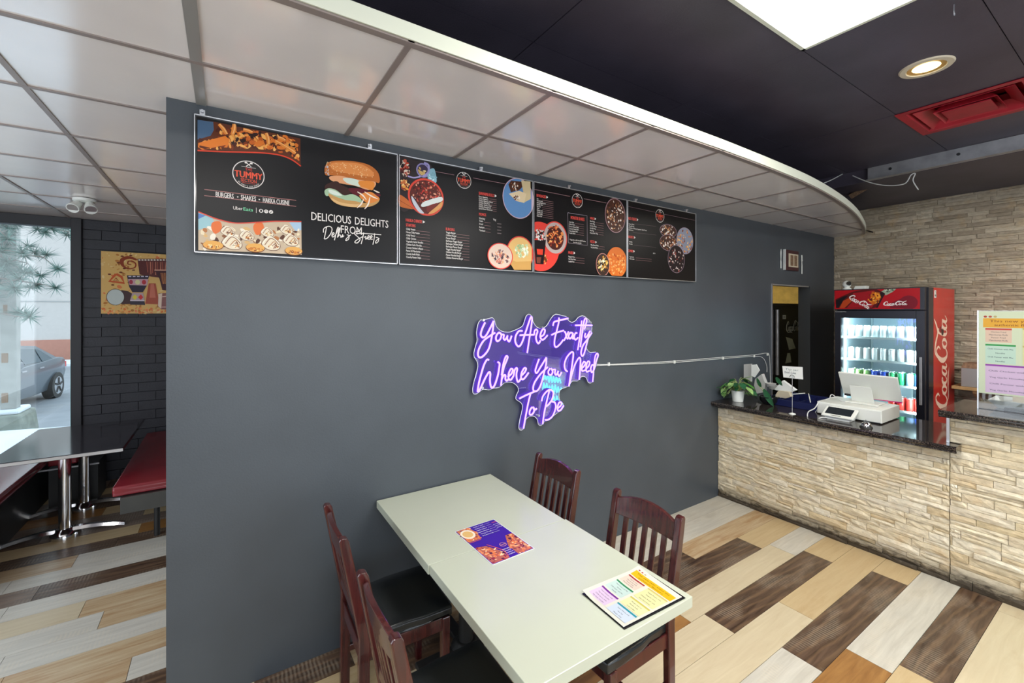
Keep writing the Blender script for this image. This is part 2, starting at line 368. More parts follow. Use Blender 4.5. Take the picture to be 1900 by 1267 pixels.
def tag(o, label=None, cat=None, group=None, kind=None):
    if label: o['label'] = label
    if cat: o['category'] = cat
    if group: o['group'] = group
    if kind: o['kind'] = kind
    return o
def thing(name, label, cat, loc=(0, 0, 0), rz=0, group=None):
    o = bpy.data.objects.new(name, None); COL.objects.link(o); o.location = loc; o.rotation_euler = (0, 0, rz); o.empty_display_size = .1
    ORG[o.name] = Vector(loc); return tag(o, label, cat, group)
def struct(name, mb, m, **k):
    o = obj(name, mb, m, **k); o['kind'] = 'structure'; return o
def kids(o): return [c for c in bpy.data.objects if c.parent == o]
def dup(root, loc, rz=None, label=None, group=None):
    r = root.copy(); COL.objects.link(r); r.location = loc
    if rz is not None: r.rotation_euler = (0, 0, rz)
    if label: r['label'] = label
    if group: r['group'] = group
    for ch in kids(root):
        c = ch.copy(); COL.objects.link(c); c.parent = r
        for g in kids(ch):
            d = g.copy(); COL.objects.link(d); d.parent = c
    return r
def smoothpts(p, n=6, closed=False):
    P_ = [Vector(x) for x in p]; out = []; m_ = len(P_)
    for i in range(m_-1):
        p0 = P_[max(i-1, 0)]; p1 = P_[i]; p2 = P_[i+1]; p3 = P_[min(i+2, m_-1)]
        for k in range(n):
            t = k/n; out.append(.5*((2*p1)+(-p0+p2)*t+(2*p0-5*p1+4*p2-p3)*t*t+(-p0+3*p1-3*p2+p3)*t*t*t))
    out.append(P_[-1]); return out

# lines of sight measured on site, used only to find points on known planes (walls, counters, floor)
SY, CY = math.sin(YAW), math.cos(YAW)
def ray(u, v):
    a = (u-950)/FPX; return (SY+CY*a, CY-SY*a, (576-v)/FPX)
def wY(u, v, y): d = ray(u, v); t = y/d[1]; return Vector((d[0]*t, y, CAMH+d[2]*t))
def wX(u, v, x): d = ray(u, v); t = x/d[0]; return Vector((x, d[1]*t, CAMH+d[2]*t))
def wZ(u, v, z): d = ray(u, v); t = (z-CAMH)/d[2]; return Vector((d[0]*t, d[1]*t, z))

# ------------------------------------------------------------ flat print (posters, menus, lettering)
_txt = {}
_fc = bpy.data.curves.new('lettering', 'FONT'); _fo = bpy.data.objects.new('lettering', _fc); COL.objects.link(_fo)
def _raw(s, res):
    _fc.body = s; _fc.resolution_u = res; _fc.fill_mode = 'FRONT'
    dg = bpy.context.evaluated_depsgraph_get(); dg.update()
    me = bpy.data.meshes.new_from_object(_fo.evaluated_get(dg))
    vs = [(v.co.x, v.co.y) for v in me.vertices]; fs = [tuple(p.vertices) for p in me.polygons]
    bpy.data.meshes.remove(me); return vs, fs
def _wid(s): v = [p[0] for p in _raw(s, 2)[0]]; return max(v)-min(v)
_gl = {}
def glyph(ch, res):
    """one letter and its advance; letters are filled one at a time so that no two faces overlap"""
    if (ch, res) not in _gl:
        adv = _wid('I'+ch+'I')-_wid('II'); vs, fs = ([], []) if ch == ' ' else _raw(ch, res)
        _gl[ch, res] = (vs, fs, adv)
    return _gl[ch, res]
def textmesh(s, bold=0, res=2):
    key = (s, res)
    if key in _txt: return _txt[key]
    vs, fs, x = [], [], 0
    for ch in s:
        v, f, adv = glyph(ch, res); n = len(vs); vs += [(a+x, b) for a, b in v]; fs += [tuple(i+n for i in q) for q in f]; x += adv
    x0 = min(v[0] for v in vs); x1 = max(v[0] for v in vs); vs = [(v[0]-x0, v[1]) for v in vs]
    _txt[key] = (vs, fs, x1-x0, .69); return _txt[key]
class Art:
    """flat coloured shapes on a plane: point = O + s*U + t*V + layer*N"""
    def __init__(s, O, U, V, plane=None, base=.0006):
        s.O = Vector(O); s.U = Vector(U).normalized(); s.V = Vector(V).normalized(); s.N = s.U.cross(s.V); s.plane = plane
        s.v = []; s.f = []; s.c = []; s.g = 1.0; s.z = base; s.fx = (0, 0, 1)
    def frame(s, x0, y0, k): s.fx = (x0, y0, k); return s
    def px(s, u, v):
        u = s.fx[0]+u/s.fx[2]; v = s.fx[1]+v/s.fx[2]
        ax, val = s.plane; p = {'X': wX, 'Y': wY, 'Z': wZ}[ax](u, v, val)-s.O
        return (p.dot(s.U), p.dot(s.V))
    def up(s, d=1.3e-5): s.z += d
    def raw(s, pts, faces, col):
        if isinstance(col, str): col = hexc(col)
        col = tuple(c*s.g for c in col)
        n = len(s.v); s.v += [s.O+s.U*p[0]+s.V*p[1]+s.N*s.z for p in pts]
        for f in faces:
            ar = sum(pts[f[i]][0]*pts[f[(i+1) % len(f)]][1]-pts[f[(i+1) % len(f)]][0]*pts[f[i]][1] for i in range(len(f)))
            if ar < 0: f = f[::-1]
            s.f.append(tuple(i+n for i in f)); s.c.append(col)
    def poly(s, pts, col, conv=True):
        if conv: pts = [s.px(*p) for p in pts]
        s.up(); tr = MG.tessellate_polygon([[Vector((p[0], p[1], 0)) for p in pts]])
        s.raw(pts, [tuple(t) for t in tr], col)
    def spoly(s, pts, col, conv=True):
        if conv: pts = [s.px(*p) for p in pts]
        n = len(pts); P_ = [Vector((*p, 0)) for p in pts]; out = []
        for i in range(n):
            p0, p1, p2, p3 = P_[i-1], P_[i], P_[(i+1) % n], P_[(i+2) % n]
            for k in range(4):
                t = k/4; q = .5*((2*p1)+(-p0+p2)*t+(2*p0-5*p1+4*p2-p3)*t*t+(-p0+3*p1-3*p2+p3)*t*t*t); out.append((q.x, q.y))
        s.poly(out, col, False)
    def rect(s, a, b, c, d, col): s.poly([(a, b), (c, b), (c, d), (a, d)], col, False)
    def ell(s, cx, cy, rx, ry, col, n=20, rot=0, conv=False):
        if conv:
            c0 = s.px(cx, cy); a = s.px(cx+rx, cy); b = s.px(cx, cy-ry); rx = abs(a[0]-c0[0]); ry = abs(b[1]-c0[1]); cx, cy = c0
        s.up(); P_ = []
        for i in range(n):
            t = 2*PI*i/n; x = rx*math.cos(t); y = ry*math.sin(t); P_.append((cx+x*math.cos(rot)-y*math.sin(rot), cy+x*math.sin(rot)+y*math.cos(rot)))
        s.raw(P_, [tuple(range(n))], col); return cx, cy, rx, ry
    def ring(s, cx, cy, r, wd, col, n=32, ry=None):
        ry = ry or r; s.up(); P_ = []
        for i in range(n):
            t = 2*PI*i/n; P_ += [(cx+r*math.cos(t), cy+ry*math.sin(t)), (cx+(r-wd)*math.cos(t), cy+(ry-wd)*math.sin(t))]
        s.raw(P_, [(2*i, 2*((i+1) % n), 2*((i+1) % n)+1, 2*i+1) for i in range(n)], col)
    def line(s, pts, wd, col, conv=True, sm=0):
        if conv: pts = [s.px(*p) for p in pts]
        W_ = wd if isinstance(wd, (list, tuple)) else [wd]*len(pts)
        q = [Vector((p[0], p[1], W_[i])) for i, p in enumerate(pts)]
        if sm: q = smoothpts(q, sm)
        s.up(); P_ = []
        for i, p in enumerate(q):
            d = q[min(i+1, len(q)-1)]-q[max(i-1, 0)]; d.z = 0
            d = d.normalized() if d.length > 0 else Vector((1, 0, 0)); n_ = Vector((-d.y, d.x, 0))*abs(p.z)/2
            P_ += [(p.x+n_.x, p.y+n_.y), (p.x-n_.x, p.y-n_.y)]
        for i in range(len(q)-1):
            s.z += 1e-6; s.raw(P_[2*i:2*i+4], [(0, 1, 3), (0, 3, 2)], col)
    def text(s, t, x, y, h, col, width=None, center=False, bold=.0, res=2, shear=0, rot=0):
        if bold > .0005:      # heavier weight: overlapping passes
            q = bold*h*1.1
            for dx, dy in ((-q, 0), (q, 0)): s.text(t, x+dx, y+dy, h, col, width, center, 0, res, shear, rot)
        vs, fs, w_, hh = textmesh(t, bold, res); k = h/hh; kx = k if width is None else width/max(w_, 1e-4)
        ox = -w_*kx/2 if center else 0; s.up()
        ca, sa = math.cos(rot), math.sin(rot); P_ = []
        for a, b in vs:
            X_ = ox+a*kx+shear*b*k; Y_ = b*k; P_.append((x+X_*ca-Y_*sa, y+X_*sa+Y_*ca))
        s.raw(P_, fs, col)
    def ptext(s, t, u0, v0, u1, hpx, col, **k):     # text between two px positions along its baseline
        a = s.px(u0, v0); top = s.px(u0, v0-hpx); b = s.px(u1, v0); s.text(t, a[0], a[1], top[1]-a[1], col, width=b[0]-a[0], **k)
    def blobs(s, cx, cy, rx, ry, pal, n, size, rnd, rot=0, conv=False, half=None):
        if conv:
            c0 = s.px(cx, cy); a = s.px(cx+rx, cy); b = s.px(cx, cy-ry); rx = abs(a[0]-c0[0]); ry = abs(b[1]-c0[1]); cx, cy = c0
        for i in range(n):
            a = rnd.random()*2*PI; q = math.sqrt(rnd.random()); sz = size*(.45+.9*rnd.random())
            x = q*max(rx-sz, 0)*math.cos(a); y = q*max(ry-sz, 0)*math.sin(a)
            s.blob(cx+x, cy+y, sz, pal[rnd.randrange(len(pal))], rnd)
    def blob(s, x, y, sz, col, rnd, n=8):
        e_ = .35+.5*rnd.random(); ro = rnd.random()*PI; s.up(6e-6); P_ = []
        for k in range(n):
            t = 2*PI*k/n; r = sz*(.75+.4*rnd.random()); a, b = r*math.cos(t), r*math.sin(t)*e_
            P_.append((x+a*math.cos(ro)-b*math.sin(ro), y+a*math.sin(ro)+b*math.cos(ro)))
        s.raw(P_, [tuple(range(n))], col)
    def food(s, u, v, ru, rv, base, pal, n, size, rnd, rim=None, rimw=.004, conv=True):
        cx, cy, rx, ry = s.ell(u, v, ru, rv, base, 36, conv=conv)
        s.blobs(cx, cy, rx, ry, pal, n, size, rnd)
        if rim: s.ring(cx, cy, rx, rimw, rim, 40, ry)
        return cx, cy, rx, ry
    def build(s, name, parent, m='print'):
        og = ORG[parent.name] if parent else Vector((0, 0, 0)); me = bpy.data.meshes.new(name)
        me.from_pydata([p-og for p in s.v], [], s.f)
        me.polygons.foreach_set('use_smooth', [False]*len(me.polygons))
        ca = me.color_attributes.new('Col', 'FLOAT_COLOR', 'CORNER'); data = []
        for p, c in zip(me.polygons, s.c): data += [c[0], c[1], c[2], 1.0]*p.loop_total
        ca.data.foreach_set('color', data)
        o = link(name, me, m, parent); ORG[o.name] = og; return o

def cocacola(a, x, y, L_, col, rot=0, sy=1.0):
    """the soft-drink script lettering, L_ long, baseline start (x,y)"""
    k = L_/9.6; ca, sa = math.cos(rot), math.sin(rot)
    def st(pts):
        q = [(x+(p[0]*k)*ca-(p[1]*k*sy)*sa, y+(p[0]*k)*sa+(p[1]*k*sy)*ca) for p in pts]
        a.line(q, [p[2]*k for p in pts], col, False, sm=5)
    st([(1.45, 2.0, .1), (1.75, 2.35, .22), (1.5, 2.8, .25), (.95, 2.6, .36), (.38, 1.7, .52), (.25, .9, .5), (.6, .38, .34), (1.1, .5, .2), (1.45, .95, .1)])
    st([(.6, .38, .1), (1.2, .02, .22), (2.2, .1, .3), (3.2, .1, .34), (4.1, -.12, .06)])
    def o_(cx):
        st([(cx+.15, 1.48, .2), (cx-.3, 1.2, .34), (cx-.38, .72, .32), (cx-.02, .42, .2), (cx+.32, .75, .34), (cx+.38, 1.2, .3), (cx+.15, 1.48, .18)])
    o_(1.95)
    st([(2.35, 1.2, .06), (3.2, 1.35, .16), (2.98, 1.52, .2), (2.65, 1.2, .34), (2.58, .7, .34), (2.9, .42, .22), (3.3, .8, .1)])
    st([(4.15, 1.48, .16), (3.72, 1.38, .3), (3.45, .8, .34), (3.68, .42, .22), (4.1, .95, .14), (4.3, 1.5, .3), (4.12, .75, .32), (4.3, .42, .2), (4.62, .75, .08)])
    st([(4.65, 1.15, .2), (5.0, 1.22, .2)])
    st([(6.05, 1.85, .1), (6.35, 2.25, .22), (6.05, 2.7, .26), (5.5, 2.5, .36), (5.0, 1.7, .52), (4.98, .9, .5), (5.35, .38, .34), (5.85, .5, .2), (6.2, .95, .1)])
    st([(5.3, 2.5, .1), (5.9, 3.0, .3), (6.8, 2.85, .38), (7.7, 2.45, .3), (8.5, 2.75, .3), (9.1, 3.25, .08)])
    o_(6.6)
    st([(7.3, 1.1, .06), (7.95, 2.0, .2), (8.05, 2.45, .2), (7.8, 2.3, .3), (7.5, 1.2, .36), (7.5, .6, .3), (7.75, .42, .18), (8.0, .7, .08)])
    st([(8.75, 1.48, .16), (8.32, 1.38, .3), (8.05, .8, .34), (8.28, .42, .22), (8.7, .95, .14), (8.9, 1.5, .3), (8.75, .75, .32), (8.95, .42, .2), (9.4, .85, .08)])

# ============================================================ STRUCTURE
# measured planes: dividing wall Y=2.45, counter face X=3.976, stone wall X=6.567, rear brick wall Y=6.19
WX0, WY, STX, BY = -.216, 2.45, 6.567, 6.19
# floor
fl = struct('floor', MB().box(-3.0, 8.2, -3.5, 6.3, -.08, -.004), 'black')
rowY = [2.45]
ys = [2.45, 2.285, 2.095, 1.915, 1.725, 1.54, 1.355, 1.162, .972, .779, .598]
y = ys[-1]
while y > -.6: y -= .188; ys.append(round(y, 3))
planks = {}
def plank(x0, x1, y0, y1, kind):
    if kind not in planks:
        mb = MB().box(0, 1, 0, 1, -1, 0); planks[kind] = mesh_of(mb, 'plank'); planks[kind].materials.append(PM[kind])
    g = .0012
    o = bpy.data.objects.new('plank', planks[kind]); COL.objects.link(o); o.parent = fl
    o.location = (x0+g, y0+g, 0); o.scale = (x1-x0-2*g, y1-y0-2*g, .012)
def row(y1, y0, cuts):
    """cuts: [x0, kind, x1, kind, ... xn]"""
    for i in range(0, len(cuts)-2, 2): plank(cuts[i], cuts[i+2], y0, y1, cuts[i+1])
row(ys[0], ys[1], [-3, 'W', -.6, 'C', .12, 'D', .55, 'S', 1.3, 'D', 2.1, 'W', 3.99])
row(ys[1], ys[2], [-3, 'C', .2, 'T', .72, 'D', 1.6, 'C', 2.3, 'W', 3.99])
row(ys[2], ys[3], [-3, 'W', -.3, 'C', .9, 'W', 1.9, 'D', 2.835, 'S', 3.99])
row(ys[3], ys[4], [-3, 'D', -.1, 'O', .5, 'T', 1.4, 'C', 2.2, 'D', 3.38, 'T', 3.99])
row(ys[4], ys[5], [-3, 'T', .3, 'W', 1.1, 'O', 2.24, 'C', 3.485, 'W', 3.99])
row(ys[5], ys[6], [-3, 'C', .8, 'T', 1.5, 'C', 2.365, 'D', 3.61, 'T', 3.99])
row(ys[6], ys[7], [-3, 'W', .6, 'C', 1.75, 'C', 2.849, 'T', 3.99])
row(ys[7], ys[8], [-3, 'C', 1.3, 'W', 2.477, 'D', 3.72, 'T', 3.99])
row(ys[8], ys[9], [-3, 'T', 1.6, 'O', 2.753, 'W', 3.99])
row(ys[9], ys[10], [-3, 'W', 1.7, 'T', 2.852, 'D', 3.99])
rr = random.Random(5)
for i in range(10, len(ys)-1):
    x = -.4-rr.random(); c = [x]
    while x < 3.99: x = min(x+1.22, 3.99); c += [rr.choice('CTWCDTCO'), x]
    row(ys[i], ys[i+1], c)
# rear seating area rows; some paler kinds put in to imitate window glare
yl = [2.45, 2.60, 2.79, 2.97, 3.15, 3.335, 3.515, 3.705, 3.88, 4.07, 4.24, 4.43, 4.60, 4.79, 4.98, 5.17, 5.36, 5.55, 5.74, 5.93, 6.19]
lk = [('G', 'D', 'G'), ('G', 'G', 'D'), ('G', 'S', 'W'), ('G', 'S', 'S'), ('W', 'W', 'W'), ('S', 'W', 'S'), ('W', 'C', 'S'), ('W', 'W', 'W'), ('G', 'G', 'D'), ('D', 'W', 'W'),
      ('S', 'S', 'W'), ('D', 'D', 'D'), ('S', 'T', 'O'), ('D', 'D', 'G'), ('G', 'G', 'T'), ('T', 'O', 'T'), ('D', 'D', 'D'), ('G', 'G', 'G'), ('W', 'T', 'C'), ('D', 'G', 'D')]
cu = [-.535, -.535, -.40, -.9, -.95, -.6, -.715, -1.09, -1.0, -1.177, -.895, -.7, -.585, -1.2, -.6, -.9, -.5, -1.2, -.8, -1]
for i, (k, c) in enumerate(zip(lk, cu)): row(yl[i+1], yl[i], [-3, k[0], c-1.22 if c-1.22 > -2.9 else -2.6, k[1], c, k[2], c+1.22, k[0], 8.2] if False else [-3, k[0], -2.3, k[1], c, k[2], c+1.22, k[1], 2.4])

# dividing wall
WT = .13
mb = MB()
mb.box(WX0, 5.004, WY, WY+WT, 0, 3.3).box(5.907, 8.2, WY, WY+WT, 0, 3.3).box(5.004, 5.907, WY, WY+WT, 2.075, 3.3)
struct('wall_center', mb, 'darkwall')
# door lining
t1 = struct('trim_1', MB().box(4.998, 5.012, WY-.006, WY+WT+.004, 0, 2.085).box(5.0, 5.86, WY-.006, WY+.004, 2.068, 2.082), 'silver')
# rear brick wall with window opening
WRX, WZ0, WZ1, WLX = -1.30, .27, 2.63, -2.75
rb = struct('wall_back', MB().box(WRX, 2.4, BY+.02, BY+.16, 0, 3.3).box(-3.0, WRX, BY+.02, BY+.16, 0, WZ0-.02).box(-3.0, WRX, BY+.02, BY+.16, WZ1+.03, 3.3), 'blackwall')
ubr = mesh_of(MB().box(0, 1, 0, 1, 0, 1), 'brick'); ubr.materials.append(M['blackwall'])
bh, bl = .101, .295
for j in range(27):
    z0 = j*bh; off = (j % 2)*bl/2
    for i in range(-1, 5):
        x0 = WRX+.075+i*bl-off; x1 = x0+bl
        x0 = max(x0, WRX+.075); x1 = min(x1, -.2)
        if x1-x0 < .02: continue
        o = bpy.data.objects.new('brick', ubr); COL.objects.link(o); o.parent = rb
        o.location = (x0+.003, BY-R.random()*.004, z0+.003); o.scale = (x1-x0-.006, .03, bh-.006)
# window_1
wf = struct('window_1', MB().box(WRX-.005, WRX+.075, BY-.03, BY+.09, WZ0-.03, 2.73).box(-2.85, WRX, BY-.03, BY+.09, WZ1, 2.73).box(-2.85, WRX, BY-.03, BY+.09, WZ0-.06, WZ0)
            .box(-2.85, -2.77, BY-.03, BY+.09, WZ0, WZ1), 'black', bev=.004)
obj('pane', MB().box(-2.77, WRX-.005, BY+.03, BY+.038, WZ0, WZ1), 'glass', wf)
obj('seal', MB().box(WRX-.010, WRX-.004, BY-.012, BY+.028, WZ0, WZ1), mat('green_glass_edge', (.05, .35, .28), .2), wf)
# stone wall
sw = struct('wall_right', MB().box(STX+.045, STX+.2, -3.5, WY, 0, 3.3), 'mortar')
def stone_mesh(rnd, nx=4, nz=2, uneven=.22):
    """rough-faced block in the unit cube, front towards -X"""
    mb = MB(); vs = []; fs = []
    for j in range(nz+1):
        for i in range(nx+1):
            e_ = (i in (0, nx)) or (j in (0, nz)); d = (.26+.12*rnd.random()) if e_ else .08+rnd.random()*uneven
            yy = i/nx+(0 if i in (0, nx) else (rnd.random()-.5)*.12); zz = j/nz+(0 if j in (0, nz) else (rnd.random()-.5)*.25)
            vs.append((d, yy, zz))
    nb = len(vs)
    fs += [(j*(nx+1)+i, j*(nx+1)+i+1, (j+1)*(nx+1)+i+1, (j+1)*(nx+1)+i) for j in range(nz) for i in range(nx)]
    rim = [i for i in range(nx+1)]+[(j)*(nx+1)+nx for j in range(1, nz+1)]+[nz*(nx+1)+i for i in range(nx-1, -1, -1)]+[j*(nx+1) for j in range(nz-1, 0, -1)]
    for k in rim: vs.append((1, vs[k][1], vs[k][2]))
    m_ = len(rim); fs += [(rim[k], nb+k, nb+(k+1) % m_, rim[(k+1) % m_]) for k in range(m_)]
    return mb.add(vs, fs)
SV = [stone_mesh(R) for _ in range(14)]
def stones(face, y0, y1, z0, z1, parent, m, rnd, hmin=.028, hmax=.052, lmin=.09, lmax=.30, back=.03):
    """rows of (front, y, z, len, height)"""
    out = []; z = z0
    while z < z1-.012:
        h = hmin+(hmax-hmin)*rnd.random()
        if z+h > z1-.02: h = z1-z
        y = y0-rnd.random()*.15
        while y < y1:
            l = lmin+(lmax-lmin)*rnd.random(); a, b = max(y, y0), min(y+l, y1)
            if b-a > .005:
                if h > .045 and rnd.random() < .35:
                    out.append((face+rnd.random()*.012, a, z, b-a, h*.5)); out.append((face+rnd.random()*.012, a, z+h*.5, b-a, h*.5))
                else: out.append((face-.004+rnd.random()*.016, a, z, b-a, h))
            y += l
        z += h
    return out
sm_cache = {}
def place_stones(lst, parent, m, org, rnd):
    for fx, y, z, l, h in lst:
        k = rnd.randrange(len(SV)); key = (k, m)
        if key not in sm_cache:
            me = mesh_of(SV[k], 'stone'); me.materials.append(M[m]); sm_cache[key] = me
        o = bpy.data.objects.new('stone', sm_cache[key]); COL.objects.link(o); o.parent = parent
        o.location = Vector((fx, y+.0011, z+.001))-org; o.scale = (.032, l-.0022, h-.002)
rs = random.Random(21)
ws = stones(STX-.008, .55, WY, 1.0, 3.03, sw, 'wstone', rs, .030, .052, .10, .34)
vis = [s for s in ws if s[1] < 2.43]
vis.sort(key=lambda s: -s[3]*s[4]*(1.6 if s[2] > 1.3 and s[1] > .75 else .4))
place_stones(vis[:300], sw, 'wstone', Vector((0, 0, 0)), rs)
mb = MB()
rest = vis[300:]+[s for s in ws if s[1] >= 2.43]+stones(STX-.008, .55, WY, 0, 1.0, sw, 'wstone', rs, .04, .06, .2, .4)+stones(STX-.008, -1.2, .55, 0, 3.03, sw, 'wstone', rs, .04, .055, .2, .4)
for fx, y, z, l, h in rest:
    k = SV[rs.randrange(len(SV))]; mb.add([(fx+p[0]*.032, y+.0008+p[1]*(l-.0016), z+.0008+p[2]*(h-.0016)) for p in k.v], k.f)
tag(obj('stone_fill', mb, 'wstonei', sw), kind='stuff')

# walls out of view: left end, behind the camera, kitchen
struct('wall_left', MB().box(-3.1, -3.0, -3.5, 6.3, 0, .35).box(-3.1, -3.0, -3.5, 6.3, 2.75, 3.3).box(-3.1, -3.0, 4.3, 6.3, .35, 2.75).box(-3.1, -3.0, -3.5, .2, .35, 2.75), 'plain')
wfr = struct('wall_front', MB().box(-3.1, 6.8, -3.6, -3.5, 0, .3).box(-3.1, 6.8, -3.6, -3.5, 2.75, 3.3).box(-3.1, -1.4, -3.6, -3.5, .3, 2.75).box(4.6, 6.8, -3.6, -3.5, .3, 2.75)
             .box(1.0, 1.12, -3.6, -3.5, .3, 2.75).box(2.9, 3.0, -3.6, -3.5, .3, 2.75), 'plain')
# kitchen shell
kit = struct('wall_kitchen', MB().box(8.1, 8.2, WY, 4.6, 0, 2.7).box(4.4, 4.5, WY+WT, 4.6, 0, 2.7).box(4.4, 8.2, 4.5, 4.6, 0, 2.7), 'yellowbrick')
kb = mesh_of(MB().box(0, 1, 0, 1, 0, 1), 'brick'); kb.materials.append(M['yellowbrick'])
for j in range(8):
    for i in range(6):
        o = bpy.data.objects.new('brick', kb); COL.objects.link(o); o.parent = kit
        o.location = (7.9-.3*i-.3+(j % 2)*.12, 4.47-R.random()*.012, 1.86+j*.1); o.scale = (.29, .04, .092)
struct('ceiling_kitchen', MB().box(4.4, 8.2, WY+WT, 4.6, 2.7, 2.8), 'plain')

# ---- suspended ceiling with curved edge
CZ = 2.726
ep = [(-3.0, 1.472), (2.45, 1.472), (3.08, 1.487), (3.72, 1.522), (4.44, 1.609), (5.15, 1.736), (5.86, 1.908), (6.3, 2.03), (STX, 2.12)]
esm = [(-3.0, 1.472), (.5, 1.472), (1.6, 1.472)]+[(p.x, p.y) for p in smoothpts([(x, y, 0) for x, y in ep[1:]], 8)]
def yed(x):
    for (a, b), (c, d) in zip(esm, esm[1:]):
        if a <= x <= c: return b+(d-b)*(x-a)/max(c-a, 1e-6)
    return esm[-1][1]
soff = struct('ceiling_soffit', MB().extrude([(x, y+.004, CZ+.03) for x, y in esm]+[(STX, WY, CZ+.03), (-3, WY, CZ+.03)], (0, 0, 0), (0, 0, .02)).box(-3, 2.4, WY+WT*0, BY+.02, CZ+.03, CZ+.05), 'blackceil')
gx = [-3.0, -2.54, -1.93, -1.315, -.70, -.09, .545, 1.18, 1.82, 2.445, 3.08, 3.72, 4.36, 5.0, 5.64, 6.28, STX]
gy = [1.40, 2.04, 2.65, 3.26, 3.87, 4.48, 5.09, 5.70, BY]
rt = random.Random(3)
for i in range(len(gx)-1):
    for j in range(len(gy)-1):
        x0, x1, y0, y1 = gx[i], gx[i+1], gy[j], gy[j+1]
        if x0 >= 0 and y1 > 2.65: continue
        if x0 > -.2 and y1 > WY: y1 = WY
        if x0 > 2.0 and j > 1: continue
        pts = [(x, max(y0, yed(x))) for x in [x0]+[q[0] for q in esm if x0 < q[0] < x1]+[x1]]+[(x1, y1), (x0, y1)]
        if y0 >= y1 or min(p[1] for p in pts[:-2]) >= y1-.01: continue
        if x0 > 5.6 and j == 0: pts = [(x, min(yy, y1)) for x, yy in pts]
        t = rt.random()*.0012
        obj('tile', MB().extrude([(x, y, CZ+.004+t) for x, y in pts], (0, 0, 0), (0, 0, .014)), 'tile', soff)
for i, x in enumerate(gx[1:-1]):
    wd = .019 if abs(x+.09) < .01 else .0115
    if x < -.15: y1 = BY
    else: y1 = WY
    obj('grid_bar', MB().box(x-wd, x+wd, yed(x), y1, CZ, CZ+.01), 'tbarlight' if wd > .012 else 'tbar', soff)
for j, y in enumerate(gy[1:-1]):
    x1 = 6.28 if j == 0 else -.216
    obj('grid_bar', MB().box(-3, x1, y-.0115, y+.0115, CZ-.0006, CZ+.009), 'tbar', soff)
mb = MB()
for (a, b), (c, d) in zip(esm, esm[1:]): mb.hexa([(a, b, CZ-.002), (c, d, CZ-.002), (c, d+.03, CZ-.002), (a, b+.03, CZ-.002)], [(a, b, CZ+.012), (c, d, CZ+.012), (c, d+.03, CZ+.012), (a, b+.03, CZ+.012)])
struct('trim_2', mb, 'tbar')
mb = MB()
for (a, b), (c, d) in zip(esm, esm[1:]): mb.hexa([(a, b-.006, CZ+.006), (c, d-.006, CZ+.006), (c, d, CZ+.006), (a, b, CZ+.006)], [(a, b-.006, CZ+.064), (c, d-.006, CZ+.064), (c, d, CZ+.064), (a, b, CZ+.064)])
struct('trim_3', mb, 'fascia')

# ---- black main ceiling, panels with joints
DZ = 3.15
ce = struct('ceiling', MB().box(-3.1, 6.8, -3.6, BY+.2, DZ+.15, DZ+.2).box(5.19, STX+.05, -3.5, WY, 3.03, DZ+.15).box(5.17, 5.19, 1.64, WY, 3.03, DZ+.15), 'blackceil')
lx = [-3.0, -1.74, -1.13, -.52, .09, 1.31, 2.53, 3.90, 4.52, 5.17]; ly = [-3.5, -2.58, -1.97, -1.36, -.745, -.135, .475, 1.085, 1.80, 2.45]
for i in range(len(lx)-1):
    for j in range(len(ly)-1):
        a, b, c, d = lx[i], lx[i+1], ly[j], ly[j+1]
        if abs(a-1.31) < .01 and abs(c-.475) < .01: continue      # light panel
        if abs(a-3.90) < .01 and abs(c-.475) < .01: continue      # vent
        t = R.random()*.003
        obj('panel', MB().box(a+.002, b-.002, c+.002, d-.002, DZ+t, DZ+.02), 'blackceil', ce)
# beam (metal track left of a removed partition)
mb = MB().box(5.145, 5.169, -2.5, 1.64, 3.03, 3.15).box(5.10, 5.169, -2.5, 1.64, 3.028, 3.033)
bmn = struct('trim_4', mb, 'steel')
mb = MB()
for yy in (1.47, 1.02, .6): mb.cyl((5.1446, yy, 3.10), (5.14, yy, 3.10), .012, n=12)
obj('hole', mb, 'black', bmn)

# ============================================================ CEILING THINGS
lp = thing('ceiling_light', 'bright white recessed light panel in the black ceiling', 'light', (1.92, .78, DZ))
obj('frame', MB().box(1.31, 2.53, .475, .493, DZ-.004, DZ+.10).box(1.31, 2.53, 1.067, 1.085, DZ-.004, DZ+.10).box(1.31, 1.328, .475, 1.085, DZ-.004, DZ+.10).box(2.512, 2.53, .475, 1.085, DZ-.004, DZ+.10), 'fascia', lp)
obj('diffuser', MB().box(1.328, 2.512, .493, 1.067, DZ+.002, DZ+.01), 'diffuser', lp)
dl = thing('downlight', 'round recessed downlight glowing warm yellow in the black ceiling', 'light', (3.285, .78, DZ))
obj('trim_ring', MB().lathe([(.082, 0), (.086, -.006), (.112, -.005), (.118, .002)], (3.285, .78, DZ), 40), 'ring', dl, smooth=True)
obj('reflector', MB().lathe([(.082, -.001), (.074, .0), (.060, .0015), (.05, .002)], (3.285, .78, DZ-.001), 40), 'gold', dl, smooth=True)
obj('bulb', MB().lathe([(0.0, -.010), (.026, -.009), (.046, -.005), (.060, .0005)], (3.285, .78, DZ), 24), 'bulb', dl, smooth=True)
pl = bpy.data.lights.new('downlight_lamp', 'SPOT'); pl.energy = 22; pl.color = (1, .72, .38); pl.spot_size = 2.2; pl.spot_blend = .6; pl.shadow_soft_size = .06
po = bpy.data.objects.new('downlight_lamp', pl); COL.objects.link(po); po.location = (3.285, .78, DZ-.03)
vt = thing('air_vent', 'red painted square ceiling air vent beside the metal track', 'vent', (4.21, .78, DZ))
